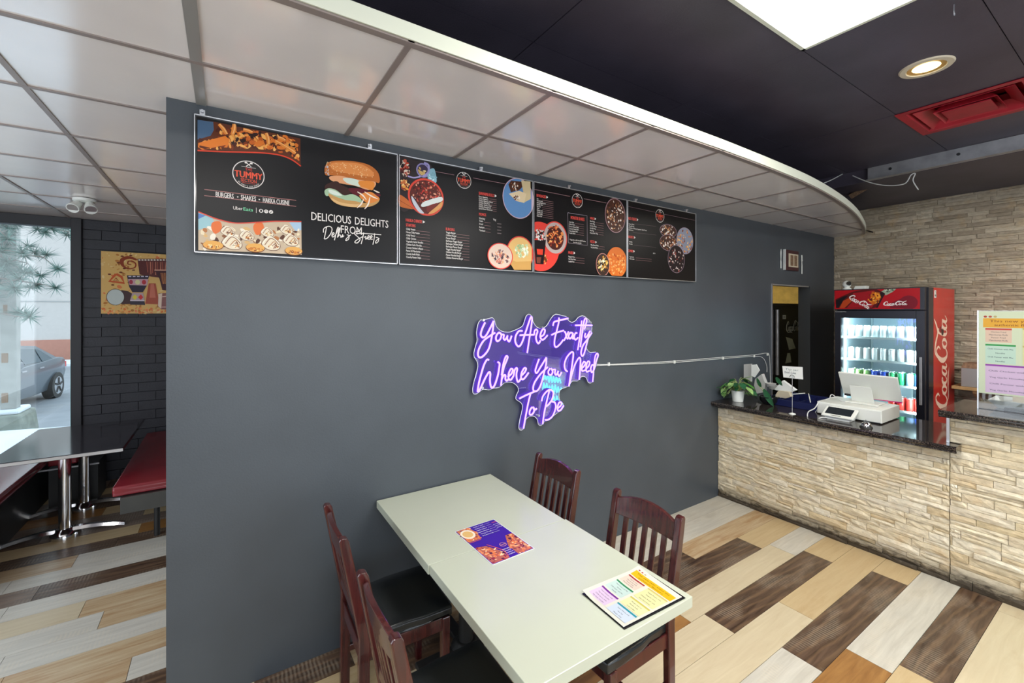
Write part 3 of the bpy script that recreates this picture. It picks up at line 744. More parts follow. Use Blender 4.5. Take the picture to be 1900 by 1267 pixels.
def sqring(a, z0, b, z1, cx=4.21, cy=.78, th=.004):
    mb = MB()
    A = [(cx-a, cy-a), (cx+a, cy-a), (cx+a, cy+a), (cx-a, cy+a)]; B = [(cx-b, cy-b), (cx+b, cy-b), (cx+b, cy+b), (cx-b, cy+b)]
    vs = [(x, y, z0) for x, y in A]+[(x, y, z1) for x, y in B]+[(x, y, z0+th) for x, y in A]+[(x, y, z1+th) for x, y in B]
    for i in range(4):
        k = (i+1) % 4; mb.add([vs[i], vs[k], vs[4+k], vs[4+i], vs[8+i], vs[8+k], vs[12+k], vs[12+i]], [(0, 1, 2, 3), (7, 6, 5, 4), (0, 4, 5, 1), (3, 2, 6, 7)])
    return mb
obj('flange', sqring(.312, DZ-.006, .265, DZ-.004), 'redvent', vt)
obj('housing', sqring(.265, DZ-.004, .20, DZ+.10).box(4.0, 4.42, .57, .99, DZ+.12, DZ+.13), 'redvent', vt)
obj('louver', sqring(.235, DZ-.004, .165, DZ+.05), 'redvent', vt)
obj('louver', sqring(.150, DZ-.010, .115, DZ+.03), 'redvent', vt)
obj('centre_plate', MB().box(4.21-.115, 4.21+.115, .78-.115, .78+.115, DZ-.012, DZ-.006), 'redvent', vt)
# twin-head emergency light far left
el = thing('emergency_light', 'small white twin-head emergency light on the left ceiling', 'light', (-.985, 5.05, CZ))
obj('base', MB().lathe([(0, 0), (.075, 0), (.075, -.02), (.05, -.032), (0, -.034)], (-.985, 5.05, CZ), 20), 'white', el, smooth=True)
for sx in (-1, 1):
    h = obj('lamp_head', MB().cyl((-.985+sx*.035, 5.03, CZ-.045), (-.985+sx*.055, 4.96, CZ-.10), .030, .042, 14), 'white', el)
    obj('lens', MB().cyl((-.985+sx*.0552, 4.9595, CZ-.1005), (-.985+sx*.0555, 4.9585, CZ-.1015), .036, .036, 14), 'silver', h)
# loose wires, torn bracket, hook
def cable(name, label, pts, r, m='cable', n=8, sm=6, cat='cable'):
    o = obj(name, MB().tube(smoothpts(pts, sm), r, n), m, smooth=True, org=pts[0]); return tag(o, label, cat)
def c3(u, v, x): return tuple(wX(u, v, x))
cable('loose_wire', 'white wire hanging in a slack loop under the metal track', [c3(1582, 326, 5.1), c3(1612, 338, 5.1), (c3(1645, 344, 5.1)), c3(1678, 341, 5.1), c3(1690, 325, 5.1), c3(1698, 322, 5.1), c3(1694, 335, 5.1), c3(1704, 352, 5.1)], .0045)
cable('loose_wire', 'short white wire end dangling past the curved ceiling edge', [c3(1520, 343, 4.9), c3(1540, 335, 4.95), tuple(wZ(1563, 323, DZ))], .0045)
p = wX(1590, 357, 5.5)
tag(obj('ceiling_bracket', MB().hexa([c3(1574, 362, 5.5), c3(1608, 345, 5.5), c3(1612, 350, 5.5), c3(1580, 369, 5.5)], [tuple(Vector(c3(1574, 362, 5.5))+Vector((.03, 0, .02))), tuple(Vector(c3(1608, 345, 5.5))+Vector((.03, 0, .02))), tuple(Vector(c3(1612, 350, 5.5))+Vector((.03, 0, .02))), tuple(Vector(c3(1580, 369, 5.5))+Vector((.03, 0, .02)))]), 'rust', org=p),
    'torn rusty bracket hanging from the ceiling above the stone wall', 'bracket')
hk = wZ(1770, 8, DZ)
tag(obj('ceiling_hook', MB().tube(smoothpts([(hk.x, hk.y, DZ), (hk.x, hk.y, DZ-.03), (hk.x+.008, hk.y, DZ-.045), (hk.x+.015, hk.y, DZ-.035)], 5), .0025, 8), 'silver', org=hk), 'tiny white hook in the black ceiling above the downlight', 'hook')

# ============================================================ MENU BOARDS
BYF = 2.42; BT, BB = 2.672, 2.05
def board(x0, x1, label, hooks):
    t = thing('menu_board', label, 'menu board', ((x0+x1)/2, WY, BB), group='menu boards in a row along the charcoal wall')
    obj('panel', MB().box(x0+.004, x1-.004, BYF+.002, WY-.004, BB+.004, BT-.004), 'blackgloss', t)
    mb = MB()
    mb.box(x0, x1, BYF-.003, WY-.002, BB, BB+.005).box(x0, x1, BYF-.003, WY-.002, BT-.005, BT).box(x0, x0+.004, BYF-.003, WY-.002, BB, BT).box(x1-.004, x1, BYF-.003, WY-.002, BB, BT)
    obj('frame', mb, 'silver', t, bev=.001)
    for hx in hooks:
        obj('clip', MB().box(hx-.010, hx+.010, BYF+.012, WY-.001, BT-.004, BT+.028).cyl((hx, BYF+.003, BT+.02), (hx, BYF-.001, BT+.02), .006, n=10), 'silver', t)
    a = Art((0, BYF+.0016, 0), (1, 0, 0), (0, 0, 1), ('Y', BYF), base=.0)
    a.rect(x0+.008, BB+.010, x1-.008, BT-.010, '#100e10')
    return t, a
WH, RD, OR_ = '#e6e0dc', '#d8403a', '#e0603a'
def logo(a, cx, cy, r, big=True):
    a.ell(cx, cy, r, r, '#1a1718', 36); a.ring(cx, cy, r, r*.055, WH, 40)
    a.line([(cx-r*.16, cy+r*.58), (cx+r*.16, cy+r*.86)], r*.05, WH, False); a.line([(cx+r*.16, cy+r*.58), (cx-r*.16, cy+r*.86)], r*.05, WH, False)
    a.ell(cx-r*.17, cy+r*.84, r*.09, r*.07, WH, 10); a.rect(cx+r*.1, cy+r*.78, cx+r*.24, cy+r*.9, WH)
    a.line([(cx-r*.45, cy+r*.53), (cx+r*.45, cy+r*.53)], r*.025, WH, False)
    a.text('THE', cx, cy+r*.27, r*.2, RD, width=r*.42, center=True, bold=.0)
    a.text('TUMMY', cx, cy-r*.26, r*.46, '#e4553a', width=r*1.72, center=True, bold=.035)
    a.text('SECTION', cx, cy-r*.56, r*.24, '#e4553a', width=r*.98, center=True, bold=.006)
    a.line([(cx-r*.4, cy-r*.63), (cx+r*.4, cy-r*.63)], r*.02, RD, False)
    s_ = "BY CHEF'S LUV WORLD" if big else 'BY CHEFS'
    for i, ch in enumerate(s_):
        if ch == ' ': continue
        an = math.radians(-90-46+92*i/(len(s_)-1)); q = r*.90
        a.text(ch, cx+q*math.cos(an), cy+q*math.sin(an)-.0, r*.095, WH, center=True, rot=an+PI/2, bold=.0)
rf = random.Random(77)
FRY = ['#d9752c', '#b3541c', '#e8994a', '#7a3214', '#4a1c10', '#f0b060', '#2a1410', '#c8642a']
MEAT = ['#3a1614', '#6a2420', '#8c3428', '#c05a48', '#1e0e10', '#d88a78', '#541a1a', '#b8402c']
SHK = ['#2a1a18', '#e8dcd0', '#5a3020', '#c89468', '#1a1012', '#a06040', '#f0e4dc', '#704028']
# board 1
b1, a = board(-.115, .815, 'leftmost menu board with a large burger picture and circular logo', [-.085, .665])
a.frame(340, 190, 4.224)
# top food photograph with curved lower edge
top = [(112, 135), (250, 152), (430, 190), (620, 222), (918, 282), (920, 495)]
low = [(850, 440), (760, 408), (640, 392), (480, 385), (300, 382), (112, 372)]
a.poly(top+low, '#5a2a14')
a.poly([(112, 135), (235, 152), (240, 215), (215, 260), (112, 290)], '#46607e')
for i in range(300):
    u = 140+rf.random()*760; lo = 362+max(0, (u-560)/360)**2*110; hi = 152+(u-112)*.162; v = hi+rf.random()*(lo-hi-14)+8
    if u < 270 and v < 300: continue
    s_, t_ = a.px(u, v); a.blob(s_, t_, .006+rf.random()*.013, FRY[rf.randrange(8)], rf)
a.poly([(118, 318), (330, 262), (362, 290), (350, 330), (150, 372), (116, 350)], '#dd7a2c'); a.poly([(128, 336), (180, 348), (215, 356), (170, 366), (126, 352)], '#5a2410')
for u0, v0, u1, v1, wd in [(400, 170, 385, 250, .014), (650, 240, 668, 330, .014), (280, 170, 340, 250, .013), (470, 210, 540, 235, .013), (720, 300, 880, 400, .012), (740, 270, 800, 300, .012)]:
    a.line([(u0, v0), ((u0+u1)/2+6, (v0+v1)/2), (u1, v1)], [wd, wd*1.3, wd], '#e08a3e', sm=3); a.line([(u0+4, v0-2), ((u0+u1)/2+10, (v0+v1)/2-4), (u1+4, v1-4)], wd*.3, '#f4b878', sm=3)
a.line([(112, 377), (300, 386), (480, 390), (640, 397), (760, 414), (850, 448), (922, 500)], .006, '#d8442c', sm=4)
c0 = a.px(513, 566); logo(a, c0[0], c0[1], .0655)
a.line([(165, 682), (885, 768)], .0022, '#c88a86'); a.line([(165, 730), (885, 815)], .0022, '#c88a86')
c = a.px(255, 737); zt = c[1]
for s_, u0, u1 in (('BURGERS', 255, 395), ('SHAKES', 452, 570), ('HAKKA CUISINE', 625, 832)):
    p0 = a.px(u0, 740); p1 = a.px(u1, 740); a.text(s_, p0[0], zt-.001, .023, WH, width=p1[0]-p0[0], bold=.014)
for u in (427, 596): q = a.px(u, 740); a.ell(q[0], zt+.010, .003, .003, WH, 10)
q = a.px(392, 845); zu = q[1]+.004
a.text('Uber', q[0], zu, .0155, WH, width=a.px(465, 845)[0]-q[0], bold=.01); q2 = a.px(472, 845); a.text('Eats', q2[0], zu, .0155, '#7fd8a8', width=a.px(546, 845)[0]-q2[0], bold=.01)
q = a.px(572, 845); a.line([(q[0], zu-.005), (q[0], zu+.02)], .0018, WH, False)
for i, u in enumerate((610, 650, 688)):
    q = a.px(u, 850); a.ell(q[0], zu+.007, .0088, .0088, WH, 20)
    if i == 0: a.ell(q[0], zu+.008, .0045, .005, '#222222', 12); a.rect(q[0]-.005, zu+.002, q[0]+.005, zu+.005, '#222222')
    elif i == 1: a.ring(q[0], zu+.007, .0055, .0014, '#777777', 14); a.ell(q[0], zu+.007, .0018, .0018, '#777777', 8)
    else: a.rect(q[0]-.0005, zu+.003, q[0]+.001, zu+.012, '#222222'); a.ell(q[0]-.0015, zu+.004, .0022, .002, '#222222', 8); a.line([(q[0], zu+.012), (q[0]+.004, zu+.009)], .0016, '#222222', False)
# bottom food photograph
topc = [(118, 862), (180, 885), (260, 915), (380, 945), (480, 948), (620, 940), (740, 934), (925, 937)]
a.poly(topc+[(928, 1195), (500, 1172), (118, 1158)], '#c9b49a')
a.poly([(118, 862), (230, 905), (250, 960), (118, 1000)], '#9cc4cc'); a.poly([(118, 870), (175, 888), (118, 915)], '#5a7fc0'); a.poly([(830, 940), (925, 940), (925, 1000), (880, 1010)], '#a8c4dc')
for i in range(90):
    u = 135+rf.random()*770; v = 985+rf.random()*165
    s_, t_ = a.px(u, v); a.blob(s_, t_, .007+rf.random()*.010, ['#e8d8b8', '#8a5a3a', '#5a3828', '#d8b078', '#f0e6d4', '#b87848'][rf.randrange(6)], rf)
for u, v in [(270, 975), (600, 985)]: a.spoly([(u-40, v-35), (u+20, v-40), (u+30, v+20), (u-20, v+55), (u-50, v+10)], '#e2733a')
for u, v, k in [(500, 1035, .85), (350, 1000, .8), (660, 1010, .8), (810, 990, .8), (845, 1070, 1), (385, 1085, 1.15), (690, 1095, 1.15)]:
    q = a.px(u, v); P_ = [(q[0]+dx*k, q[1]+dy*k) for dx, dy in ((-.036, -.014), (-.030, .006), (-.010, .022), (.012, .018), (.030, .0), (.034, -.020), (.02, -.034), (-.012, -.034))]
    a.spoly(P_, '#6a4232', False); a.spoly([(q[0]+(x-q[0])*.94, q[1]+(y-q[1])*.94) for x, y in P_], '#e6d8c0', False)
    for jj in range(5):
        f_ = 1-.15*jj; a.line([(q[0]-.033*k*f_+.004*jj*k, q[1]-.012*k-.002*jj), (q[0]-.012*k*f_+.005*jj*k, q[1]+(.020-.006*jj)*k), (q[0]+.010*k+.002*jj, q[1]+(.016-.006*jj)*k), (q[0]+.030*k*f_+.002*jj*k, q[1]+(-.004-.005*jj)*k)], .0030*k, ['#f4ecdc', '#8a5a3c', '#f0e0c4', '#b47a4c', '#7a4a30'][jj], False, sm=4)
    a.blobs(q[0]+.008*k, q[1]-.018*k, .022*k, .013*k, ['#e8d4a8', '#8a4a2c', '#f4ead0', '#c87838', '#5a3424', '#d8a060'], 22, .0045, rf)
for u, v in [(235, 1115), (565, 1135), (865, 1160)]:
    q = a.px(u, v); a.ell(q[0], q[1]-.004, .040, .022, '#7a4628', 20); a.ell(q[0], q[1]-.002, .038, .020, '#e2a858', 20); a.blobs(q[0], q[1]-.008, .034, .012, ['#e8a04c', '#f0d080', '#c87830', '#e8d8a8', '#8a4a28'], 24, .006, rf)
a.line([(118, 858)]+[(u, v-2) for u, v in topc[1:]], .005, '#d8483a', sm=4)
# burger picture
a.frame(560, 270, 6.033)
a.spoly([(255, 250), (290, 195), (360, 175), (480, 172), (640, 188), (760, 225), (840, 290), (868, 360), (862, 420), (800, 405), (640, 385), (480, 350), (330, 335), (262, 330)], '#b9692f')
a.spoly([(330, 200), (480, 190), (640, 205), (740, 250), (800, 310), (780, 350), (600, 330), (440, 300), (340, 270)], '#d98a4c')
for i in range(90):
    t = rf.random(); u = 270+t*540; v = 185+(t**2)*110+rf.random()*130
    if v > 330+t*50: continue
    q = a.px(u, v); a.blob(q[0], q[1], .0026, '#f0d8a8', rf, 6)
for i in range(16): q = a.px(262+rf.random()*40, 230+rf.random()*110); a.blob(q[0], q[1], .004, '#b8b8c0', rf, 6)
a.spoly([(310, 350), (420, 340), (560, 370), (700, 395), (820, 410), (810, 470), (740, 500), (600, 455), (450, 430), (330, 395)], '#e0a074')
a.spoly([(460, 370), (560, 370), (640, 400), (650, 460), (590, 450), (500, 420)], '#cfdcd0'); a.spoly([(640, 400), (800, 410), (790, 500), (720, 480), (650, 455)], '#e08a3c')
a.spoly([(270, 440), (380, 400), (440, 440), (520, 480), (560, 520), (480, 560), (330, 500), (260, 490)], '#3c2420')
a.spoly([(530, 480), (700, 490), (760, 540), (700, 570), (600, 560), (540, 520)], '#5e1c28'); a.spoly([(780, 540), (868, 545), (870, 570), (800, 570)], '#5e1c28')
a.spoly([(252, 510), (300, 480), (380, 500), (470, 560), (560, 545), (650, 590), (660, 640), (520, 620), (420, 590), (330, 560), (270, 565)], '#a8c4a4'); a.spoly([(300, 495), (370, 510), (450, 560), (380, 560), (310, 530)], '#dce8dc')
a.spoly([(295, 540), (380, 575), (480, 610), (600, 625), (660, 640), (740, 640), (860, 590), (850, 640), (760, 685), (600, 693), (440, 672), (340, 620)], '#c89a60'); a.spoly([(330, 590), (440, 640), (600, 660), (640, 650), (600, 690), (440, 670), (350, 625)], '#e0b880')
a.spoly([(640, 560), (760, 520), (830, 560), (868, 600), (800, 640), (720, 640)], '#e28a44')
for k in [[(620, 520), (680, 560), (720, 610)], [(690, 600), (660, 660), (615, 700)], [(760, 580), (740, 660), (700, 712)], [(800, 500), (840, 520), (868, 530)], [(700, 520), (780, 570), (850, 600)]]: a.line(k, [.004, .008, .003], '#f4e4d4', sm=4)
p0 = a.px(105, 825); p1 = a.px(548, 825); a.text('DELICIOUS', p0[0], p0[1]-.004, .040, WH, width=p1[0]-p0[0], bold=.01)
p0 = (a.px(592, 860)[0], p0[1]); a.text('DELIGHTS', p0[0], p0[1]-.004, .040, WH, width=a.px(965, 860)[0]-p0[0], bold=.004)
q = a.px(435, 960); yf = p0[1]-.056; a.text('FROM', q[0], yf, .040, WH, width=a.px(668, 960)[0]-q[0], bold=.002)
def script(a, strokes, wd, col, sm=5):
    for s_ in strokes: a.line(s_, wd, col, sm=sm)
script(a, [[(275, 915), (262, 980), (248, 1045)], [(240, 975), (245, 930), (300, 905), (335, 930), (325, 980), (285, 1035), (250, 1048)],
           [(335, 1010), (358, 990), (350, 975), (335, 1000), (342, 1025), (370, 1010)], [(370, 1010), (402, 950), (405, 915), (392, 940), (375, 1010), (362, 1062)],
           [(395, 1030), (420, 960), (425, 920), (412, 950), (400, 1020), (420, 1000), (432, 1010), (435, 1030), (450, 1010)], [(455, 995), (452, 1025), (470, 1010)], [(485, 960), (480, 978)],
           [(500, 1000), (525, 1010), (520, 1050), (490, 1065), (500, 1040), (545, 1000)],
           [(655, 975), (620, 960), (585, 985), (620, 1020), (650, 1050), (620, 1090), (590, 1085), (610, 1060), (680, 1020)], [(690, 975), (678, 1040), (660, 1105)], [(600, 990), (680, 985), (885, 1000)],
           [(695, 1030), (715, 1020), (712, 1050), (735, 1030)], [(735, 1040), (755, 1020), (742, 1010), (732, 1045), (760, 1050)], [(765, 1040), (785, 1020), (772, 1010), (762, 1045), (790, 1050)],
           [(812, 985), (805, 1050), (792, 1110)], [(825, 1030), (850, 1035), (855, 1070), (825, 1095), (830, 1065), (865, 1040)]], .0042, WH)
a.build('printed_artwork', b1, 'print')
# helper for price lists
def plist(a, u0, v0, dv, items, wpx, hpx, lx0, lx1, slope=.0, col=WH):
    for i, it in enumerate(items):
        v = v0+dv*i; p0 = a.px(u0, v); p1 = a.px(u0+wpx*len(it)/18, v); h = a.px(u0, v-hpx)[1]-p0[1]
        a.text(it, p0[0], p0[1], h, col, width=p1[0]-p0[0], bold=.012)
        if lx1: 
            e0 = a.px(max(lx0, u0+wpx*len(it)/18+6), v)[0]; e1 = a.px(lx1, v)[0]; a.line([(e0, p0[1]), (e1, p0[1])], .0016, '#a07878', False)
def head(a, s_, u0, v0, u1, h, arrow=False):
    p0 = a.px(u0, v0); p1 = a.px(u1, v0); hh = a.px(u0, v0-h)[1]-p0[1]; a.text(s_, p0[0], p0[1], hh, '#e0524a', width=p1[0]-p0[0], bold=.02)
    if arrow: a.poly([(p1[0]+.005, p0[1]), (p1[0]+.020, p0[1]+hh/2), (p1[0]+.005, p0[1]+hh)], WH, False)
# board 2
b2, a = board(.822, 1.757, 'second menu board from the left, with a wrap on a blue plate', [1.36])
a.frame(730, 280, 5.278)
a.spoly([(48, 60), (200, 90), (330, 110), (400, 190), (420, 300), (330, 290), (170, 560), (60, 540)], '#2c2426')
a.food(110, 170, 62, 95, '#2a1c1c', MEAT+['#d8c8b8'], 60, .011, rf); a.food(290, 190, 65, 70, '#3a3048', ['#c8a868', '#e0c890'], 8, .012, rf, '#8a84b8', .008)
a.spoly([(340, 200), (395, 170), (418, 240), (418, 310), (345, 290)], '#8ab8c8'); a.blobs(*a.px(385, 250), .03, .035, ['#c8e4e8', '#7aa8b8'], 14, .008, rf)
a.line([(300, 115), (345, 140), (340, 210), (290, 250)], .012, '#9a94c8', sm=4); a.line([(140, 245), (200, 262), (265, 250)], .008, '#a8a0d0', sm=4)
a.food(110, 330, 55, 70, '#241c20', ['#e09a48', '#c06a38', '#8a3a28', '#e8c080'], 34, .010, rf)
a.spoly([(56, 430), (130, 470), (200, 545), (200, 568), (120, 560), (56, 530)], '#c46a34'); a.line([(56, 480), (190, 560)], .003, '#8a4020')
c0 = a.ell(322, 452, 172, 182, '#d84a3a', 40, conv=True)
a.ell(c0[0], c0[1], c0[2]*.9, c0[3]*.9, '#5a2620', 40); a.blobs(c0[0], c0[1]+.018, c0[2]*.86, c0[3]*.75, MEAT+['#e8a888', '#c83a30'], 150, .008, rf)
a.spoly([(180, 440), (260, 560), (300, 610), (250, 600), (190, 510)], '#c8ccd8'); a.spoly([(270, 530), (300, 498), (380, 470), (470, 450), (478, 490), (380, 525), (290, 548)], '#dfe6e4'); a.spoly([(478, 495), (470, 550), (400, 605), (340, 615), (420, 545)], '#e0a060')
a.spoly([(330, 545), (440, 510), (345, 600)], '#7a2c26')
a.line([(412, 202), (595, 235)], .0022, '#b08a90'); a.line([(780, 265), (1095, 322)], .0022, '#b08a90')
q = a.px(690, 288); logo(a, q[0], q[1], .0505, False)
head(a, 'SHAWARMA ROLLS', 836, 428, 985, 30, True)
plist(a, 836, 452, 19.5, ['Paneer Shawarma', 'Chicken Shawarma', 'Chicken Shawarma Platter', 'Chicken Malai Roll', 'Chicken Tandoori Roll', 'Chicken Haryali Roll', 'Special Paneer Shawarma'], 104, 15, 880, 1010)
c0 = a.ell(1225, 465, 150, 198, '#c8a8b8', 44, conv=True); 
def clipell(a, c, k, col, xm): # ellipse clipped at board edge
    P_ = []
    for i in range(44):
        t = 2*PI*i/44; P_.append((min(c[0]+c[2]*k*math.cos(t), xm), c[1]+c[3]*k*math.sin(t)))
    a.poly(P_, col, False)
clipell(a, c0, .96, '#5a86b8', 1.745)
q = a.px(1170, 350)
a.poly([(1125, 330), (1150, 290), (1250, 300), (1275, 340), (1230, 385), (1150, 405)], '#4a2c20'); a.blobs(*a.px(1190, 345), .036, .034, SHK, 40, .006, rf)
a.poly([(1250, 290), (1340, 300), (1345, 470), (1270, 510), (1270, 400)], '#cbb890'); a.poly([(1130, 420), (1230, 390), (1300, 420), (1280, 510), (1200, 490)], '#d8c4a0')
a.blobs(*a.px(1205, 460), .034, .022, SHK, 34, .006, rf)
head(a, 'MOMOS', 838, 632, 905, 28); plist(a, 838, 668, 31, ['Variety'], 150, 20, 0, 0); plist(a, 975, 680, 31, ['Veg'], 170, 20, 0, 0)
for i, it in enumerate(['Steam', 'Fried', 'Kurkure', 'Tandoori']):
    v = 692+31*i; plist(a, 840, v, 1, [it], 125, 18, 890, 950); e0 = a.px(1015, v+20); e1 = a.px(1055, v+20); a.line([(e0[0], e0[1]), (e1[0], e0[1])], .002, '#b0a0a0', False)
head(a, 'HAKKA CHINESE', 120, 690, 278, 30, True); head(a, 'STARTERS', 122, 738, 215, 28)
plist(a, 124, 772, 30.5, ['Chilly Potato', 'Honey Chilly Potato', 'Chilly Paneer', 'Chilly Chicken', 'Vegetable Garlic Noodles', 'Chicken Garlic Noodles', 'Creamy Chicken Lollipops', 'Paneer 65 Manchurian', 'Crunchy Seekh Kebab', 'Crunchy Paneer Strips'], 124, 19, 200, 355)
head(a, 'BURGERS', 512, 778, 597, 28)
plist(a, 514, 806, 27.5, ['Veggie Burger', 'Chicken Burger', 'Paneer Burger', 'Barbeque Veggie Burger', 'Barbeque Chicken Burger', 'Barbeque Paneer Burger', 'Veggie Noodle Burger', 'Chicken Noodle Burger', 'Paneer Noodle Burger', 'Chicken Shawarma Burger'], 130, 19, 600, 742)
c0 = a.ell(1240, 1000, 130, 165, '#c8433a', 40, conv=True); clipell(a, c0, .93, '#d8b070', 1.745); a.poly([(1110, 1050), (1200, 1085), (1345, 1080), (1345, 1165), (1180, 1165)], '#c89a58')
a.blobs(*a.px(1255, 970), .066, .060, ['#b8c89c', '#dce4c4', '#98b080', '#e8ecd8'], 60, .012, rf)
c0 = a.ell(1045, 1030, 122, 128, '#d8463c', 40, conv=True); a.ell(c0[0], c0[1], c0[2]*.93, c0[3]*.93, '#d8c0b0', 36); a.blobs(c0[0], c0[1]-.005, c0[2]*.85, c0[3]*.6, ['#d88a5c', '#e8a880', '#7a5a58', '#4a3a40', '#c87868', '#e8d0c0', '#8a6a68'], 60, .011, rf)
a.build('printed_artwork', b2, 'print')
# board 3
b3, a = board(1.763, 2.683, 'third menu board from the left, with a milkshake on a red circle', [2.09])
a.frame(980, 320, 5.758)
a.line([(48, 176), (450, 255)], .0022, '#b08a90'); a.line([(597, 280), (838, 325)], .0022, '#b08a90')
q = a.px(527, 301); logo(a, q[0], q[1], .052, False)
head(a, 'BEVERAGES', 92, 258, 190, 30, True)
plist(a, 94, 284, 20.5, ['Pop', 'Masala Soda', 'Mango/Apple Juice', 'Masala Chai', 'Hot Tea', 'Water', 'Mango Lassi', 'Sweet Lassi', 'Cold Coffee', 'Nimbu Soda'], 100, 14, 150, 270)
c0 = a.px(130, 790); P_ = [(max(c0[0]+.17*math.cos(2*PI*i/48), 1.772), max(c0[1]+.170*math.sin(2*PI*i/48), BB+.011)) for i in range(48)]
P_ = [(x, y) for x, y in P_]; a.poly(P_, '#e0443a', False)
c0 = a.ell(290, 700, 128, 178, '#d8453a', 44, conv=True); a.ell(c0[0], c0[1], c0[2]*.93, c0[3]*.93, '#b8a8a4', 36); a.ell(c0[0], c0[1], c0[2]*.7, c0[3]*.72, '#4a201c', 36)
a.blobs(c0[0], c0[1]+.01, c0[2]*.78, c0[3]*.75, ['#d86a34', '#e88a48', '#b8482a', '#8a2c20', '#f0a868'], 70, .010, rf)
a.poly([(62, 720), (190, 720), (165, 980), (80, 975)], '#1c1216'); a.poly([(92, 815), (160, 820), (155, 880), (98, 875)], '#d8402c'); a.poly([(90, 905), (140, 905), (130, 970), (92, 965)], '#7a4030')
a.blobs(*a.px(122, 670), .055, .05, ['#1c1416', '#e0d8d4', '#4a3430', '#c8c0bc', '#2a2022'], 70, .010, rf); a.blobs(*a.px(185, 930), .022, .040, ['#f0c878', '#d88a38', '#6a3018'], 16, .011, rf)
a.line([(422, 430), (628, 462), (632, 780), (430, 752), (422, 430)], .003, '#9a909c')
head(a, 'MONSTER SHAKES', 455, 497, 600, 34)
plist(a, 438, 535, 23.5, ['Oreo Shake', 'Kitkat Shake', 'Ferrero Rocher Shake', 'Caramel Cookie Shake', 'Choco Banana Shake', 'Vanilla Shake'], 92, 15, 500, 595)
plist(a, 442, 722, 24, ['*Upgrade to 2L for only $5 extra'], 96, 14, 0, 0); plist(a, 482, 752, 24, ['for two people'], 110, 14, 0, 0)
head(a, 'WINGS', 660, 500, 705, 26, True); plist(a, 660, 526, 25, ['Plain Wings', 'Lemon Wings', 'Peri Peri Wings', 'Hot BBQ Wings', 'BBQ Wings', 'Honey Garlic Wings'], 84, 15, 715, 805)
head(a, 'PIZZA', 664, 750, 712, 26, True); plist(a, 668, 780, 25, ['Mixed Special Pizza', 'Veg Special Pizza'], 78, 15, 740, 815)
head(a, 'FRIES', 428, 868, 480, 28, True); plist(a, 430, 905, 26, ['Regular Fries', 'Peri Peri Fries', 'Loaded Fries'], 92, 16, 500, 600)
c0 = a.ell(930, 460, 108, 185, '#a8848c', 44, conv=True); clipell(a, c0, .95, '#4a2c22', 2.672)
for i in range(130):
    an = rf.random()*2*PI; q_ = math.sqrt(rf.random())*.85; x = c0[0]+c0[2]*q_*math.cos(an); 
    if x < 2.66: a.blob(x, c0[1]+c0[3]*q_*math.sin(an), .009, SHK[rf.randrange(8)], rf)
c0 = a.px(945, 960); P_ = [(min(c0[0]+.115*math.cos(2*PI*i/40), 2.672), max(c0[1]+.120*math.sin(2*PI*i/40), BB+.011)) for i in range(40)]; a.poly(P_, '#d8702c', False)
for i in range(110):
    x = c0[0]-.10+rf.random()*.19; yy = BB+.02+rf.random()*.155
    if x < 2.66 and (x-c0[0])**2+(yy-c0[1])**2 < .0115: a.blob(x, yy, .010, ['#e88a3c', '#d86a28', '#f0a858', '#b8501c', '#e8b070'][rf.randrange(5)], rf)
c0 = a.px(795, 985); P_ = [(c0[0]+.072*math.cos(2*PI*i/36), max(c0[1]+.088*math.sin(2*PI*i/36), BB+.011)) for i in range(36)]; a.poly(P_, '#c88a80', False)
P_ = [(c0[0]+.067*math.cos(2*PI*i/36), max(c0[1]+.083*math.sin(2*PI*i/36), BB+.011)) for i in range(36)]; a.poly(P_, '#3c2a24', False); a.blobs(c0[0], c0[1]+.005, .062, .066, ['#e8c068', '#d89a3c', '#f0d890', '#3a2418', '#8a5a2c', '#f4ecd0'], 60, .010, rf)
a.build('printed_artwork', b3, 'print')
# board 4
b4, a = board(2.690, 3.590, 'rightmost menu board, mostly black, with three round dish pictures', [2.80, 3.47])
a.frame(980, 320, 5.758)
a.line([(1052, 358), (1362, 425)], .0022, '#8a7078'); a.line([(1455, 445), (1788, 512)], .0022, '#8a7078')
q = a.px(1409, 463); logo(a, q[0], q[1], .056, False)
head(a, 'PASTA TREATS', 1066, 502, 1160, 30, True); plist(a, 1078, 555, 21, ['Pasta White', 'Veg Alfredo', 'Chicken Alfredo Signature Style Pasta', 'Red Sauce'], 92, 13, 0, 0)
a.line([(1130, 548), (1368, 575)], .0015, '#6a5a60'); a.line([(1120, 640), (1368, 668)], .0015, '#6a5a60')
head(a, 'DESSERTS', 1068, 698, 1130, 26, True); plist(a, 1080, 745, 22, ['Waffles', 'Brownie'], 88, 13, 0, 0); a.line([(1130, 775), (1368, 800)], .0015, '#6a5a60')
head(a, 'COMBO', 1070, 848, 1122, 26, True); plist(a, 1084, 905, 22, ['Veg Combo', 'Meat Combo'], 92, 13, 1150, 1320); plist(a, 1336, 868, 22, ['$15'], 130, 12, 0, 0)
for u, v, ru, rv, pal, base in ((1498, 625, 88, 72, SHK, '#4a2c22'), (1500, 750, 92, 88, SHK, '#4a2c22'), (1675, 730, 88, 142, ['#d88a3c', '#e8a858', '#b8602c', '#f0c888', '#7a3c1c'], '#8a8fa0'), (1583, 925, 88, 148, ['#3a2422', '#5a2c28', '#c8b0a8', '#8a4038', '#241618', '#d8ccc8'], '#241a1c')):
    a.food(u, v, ru, rv, base, pal, 62, .011, rf, '#a890a0', .003)
a.build('printed_artwork', b4, 'print')

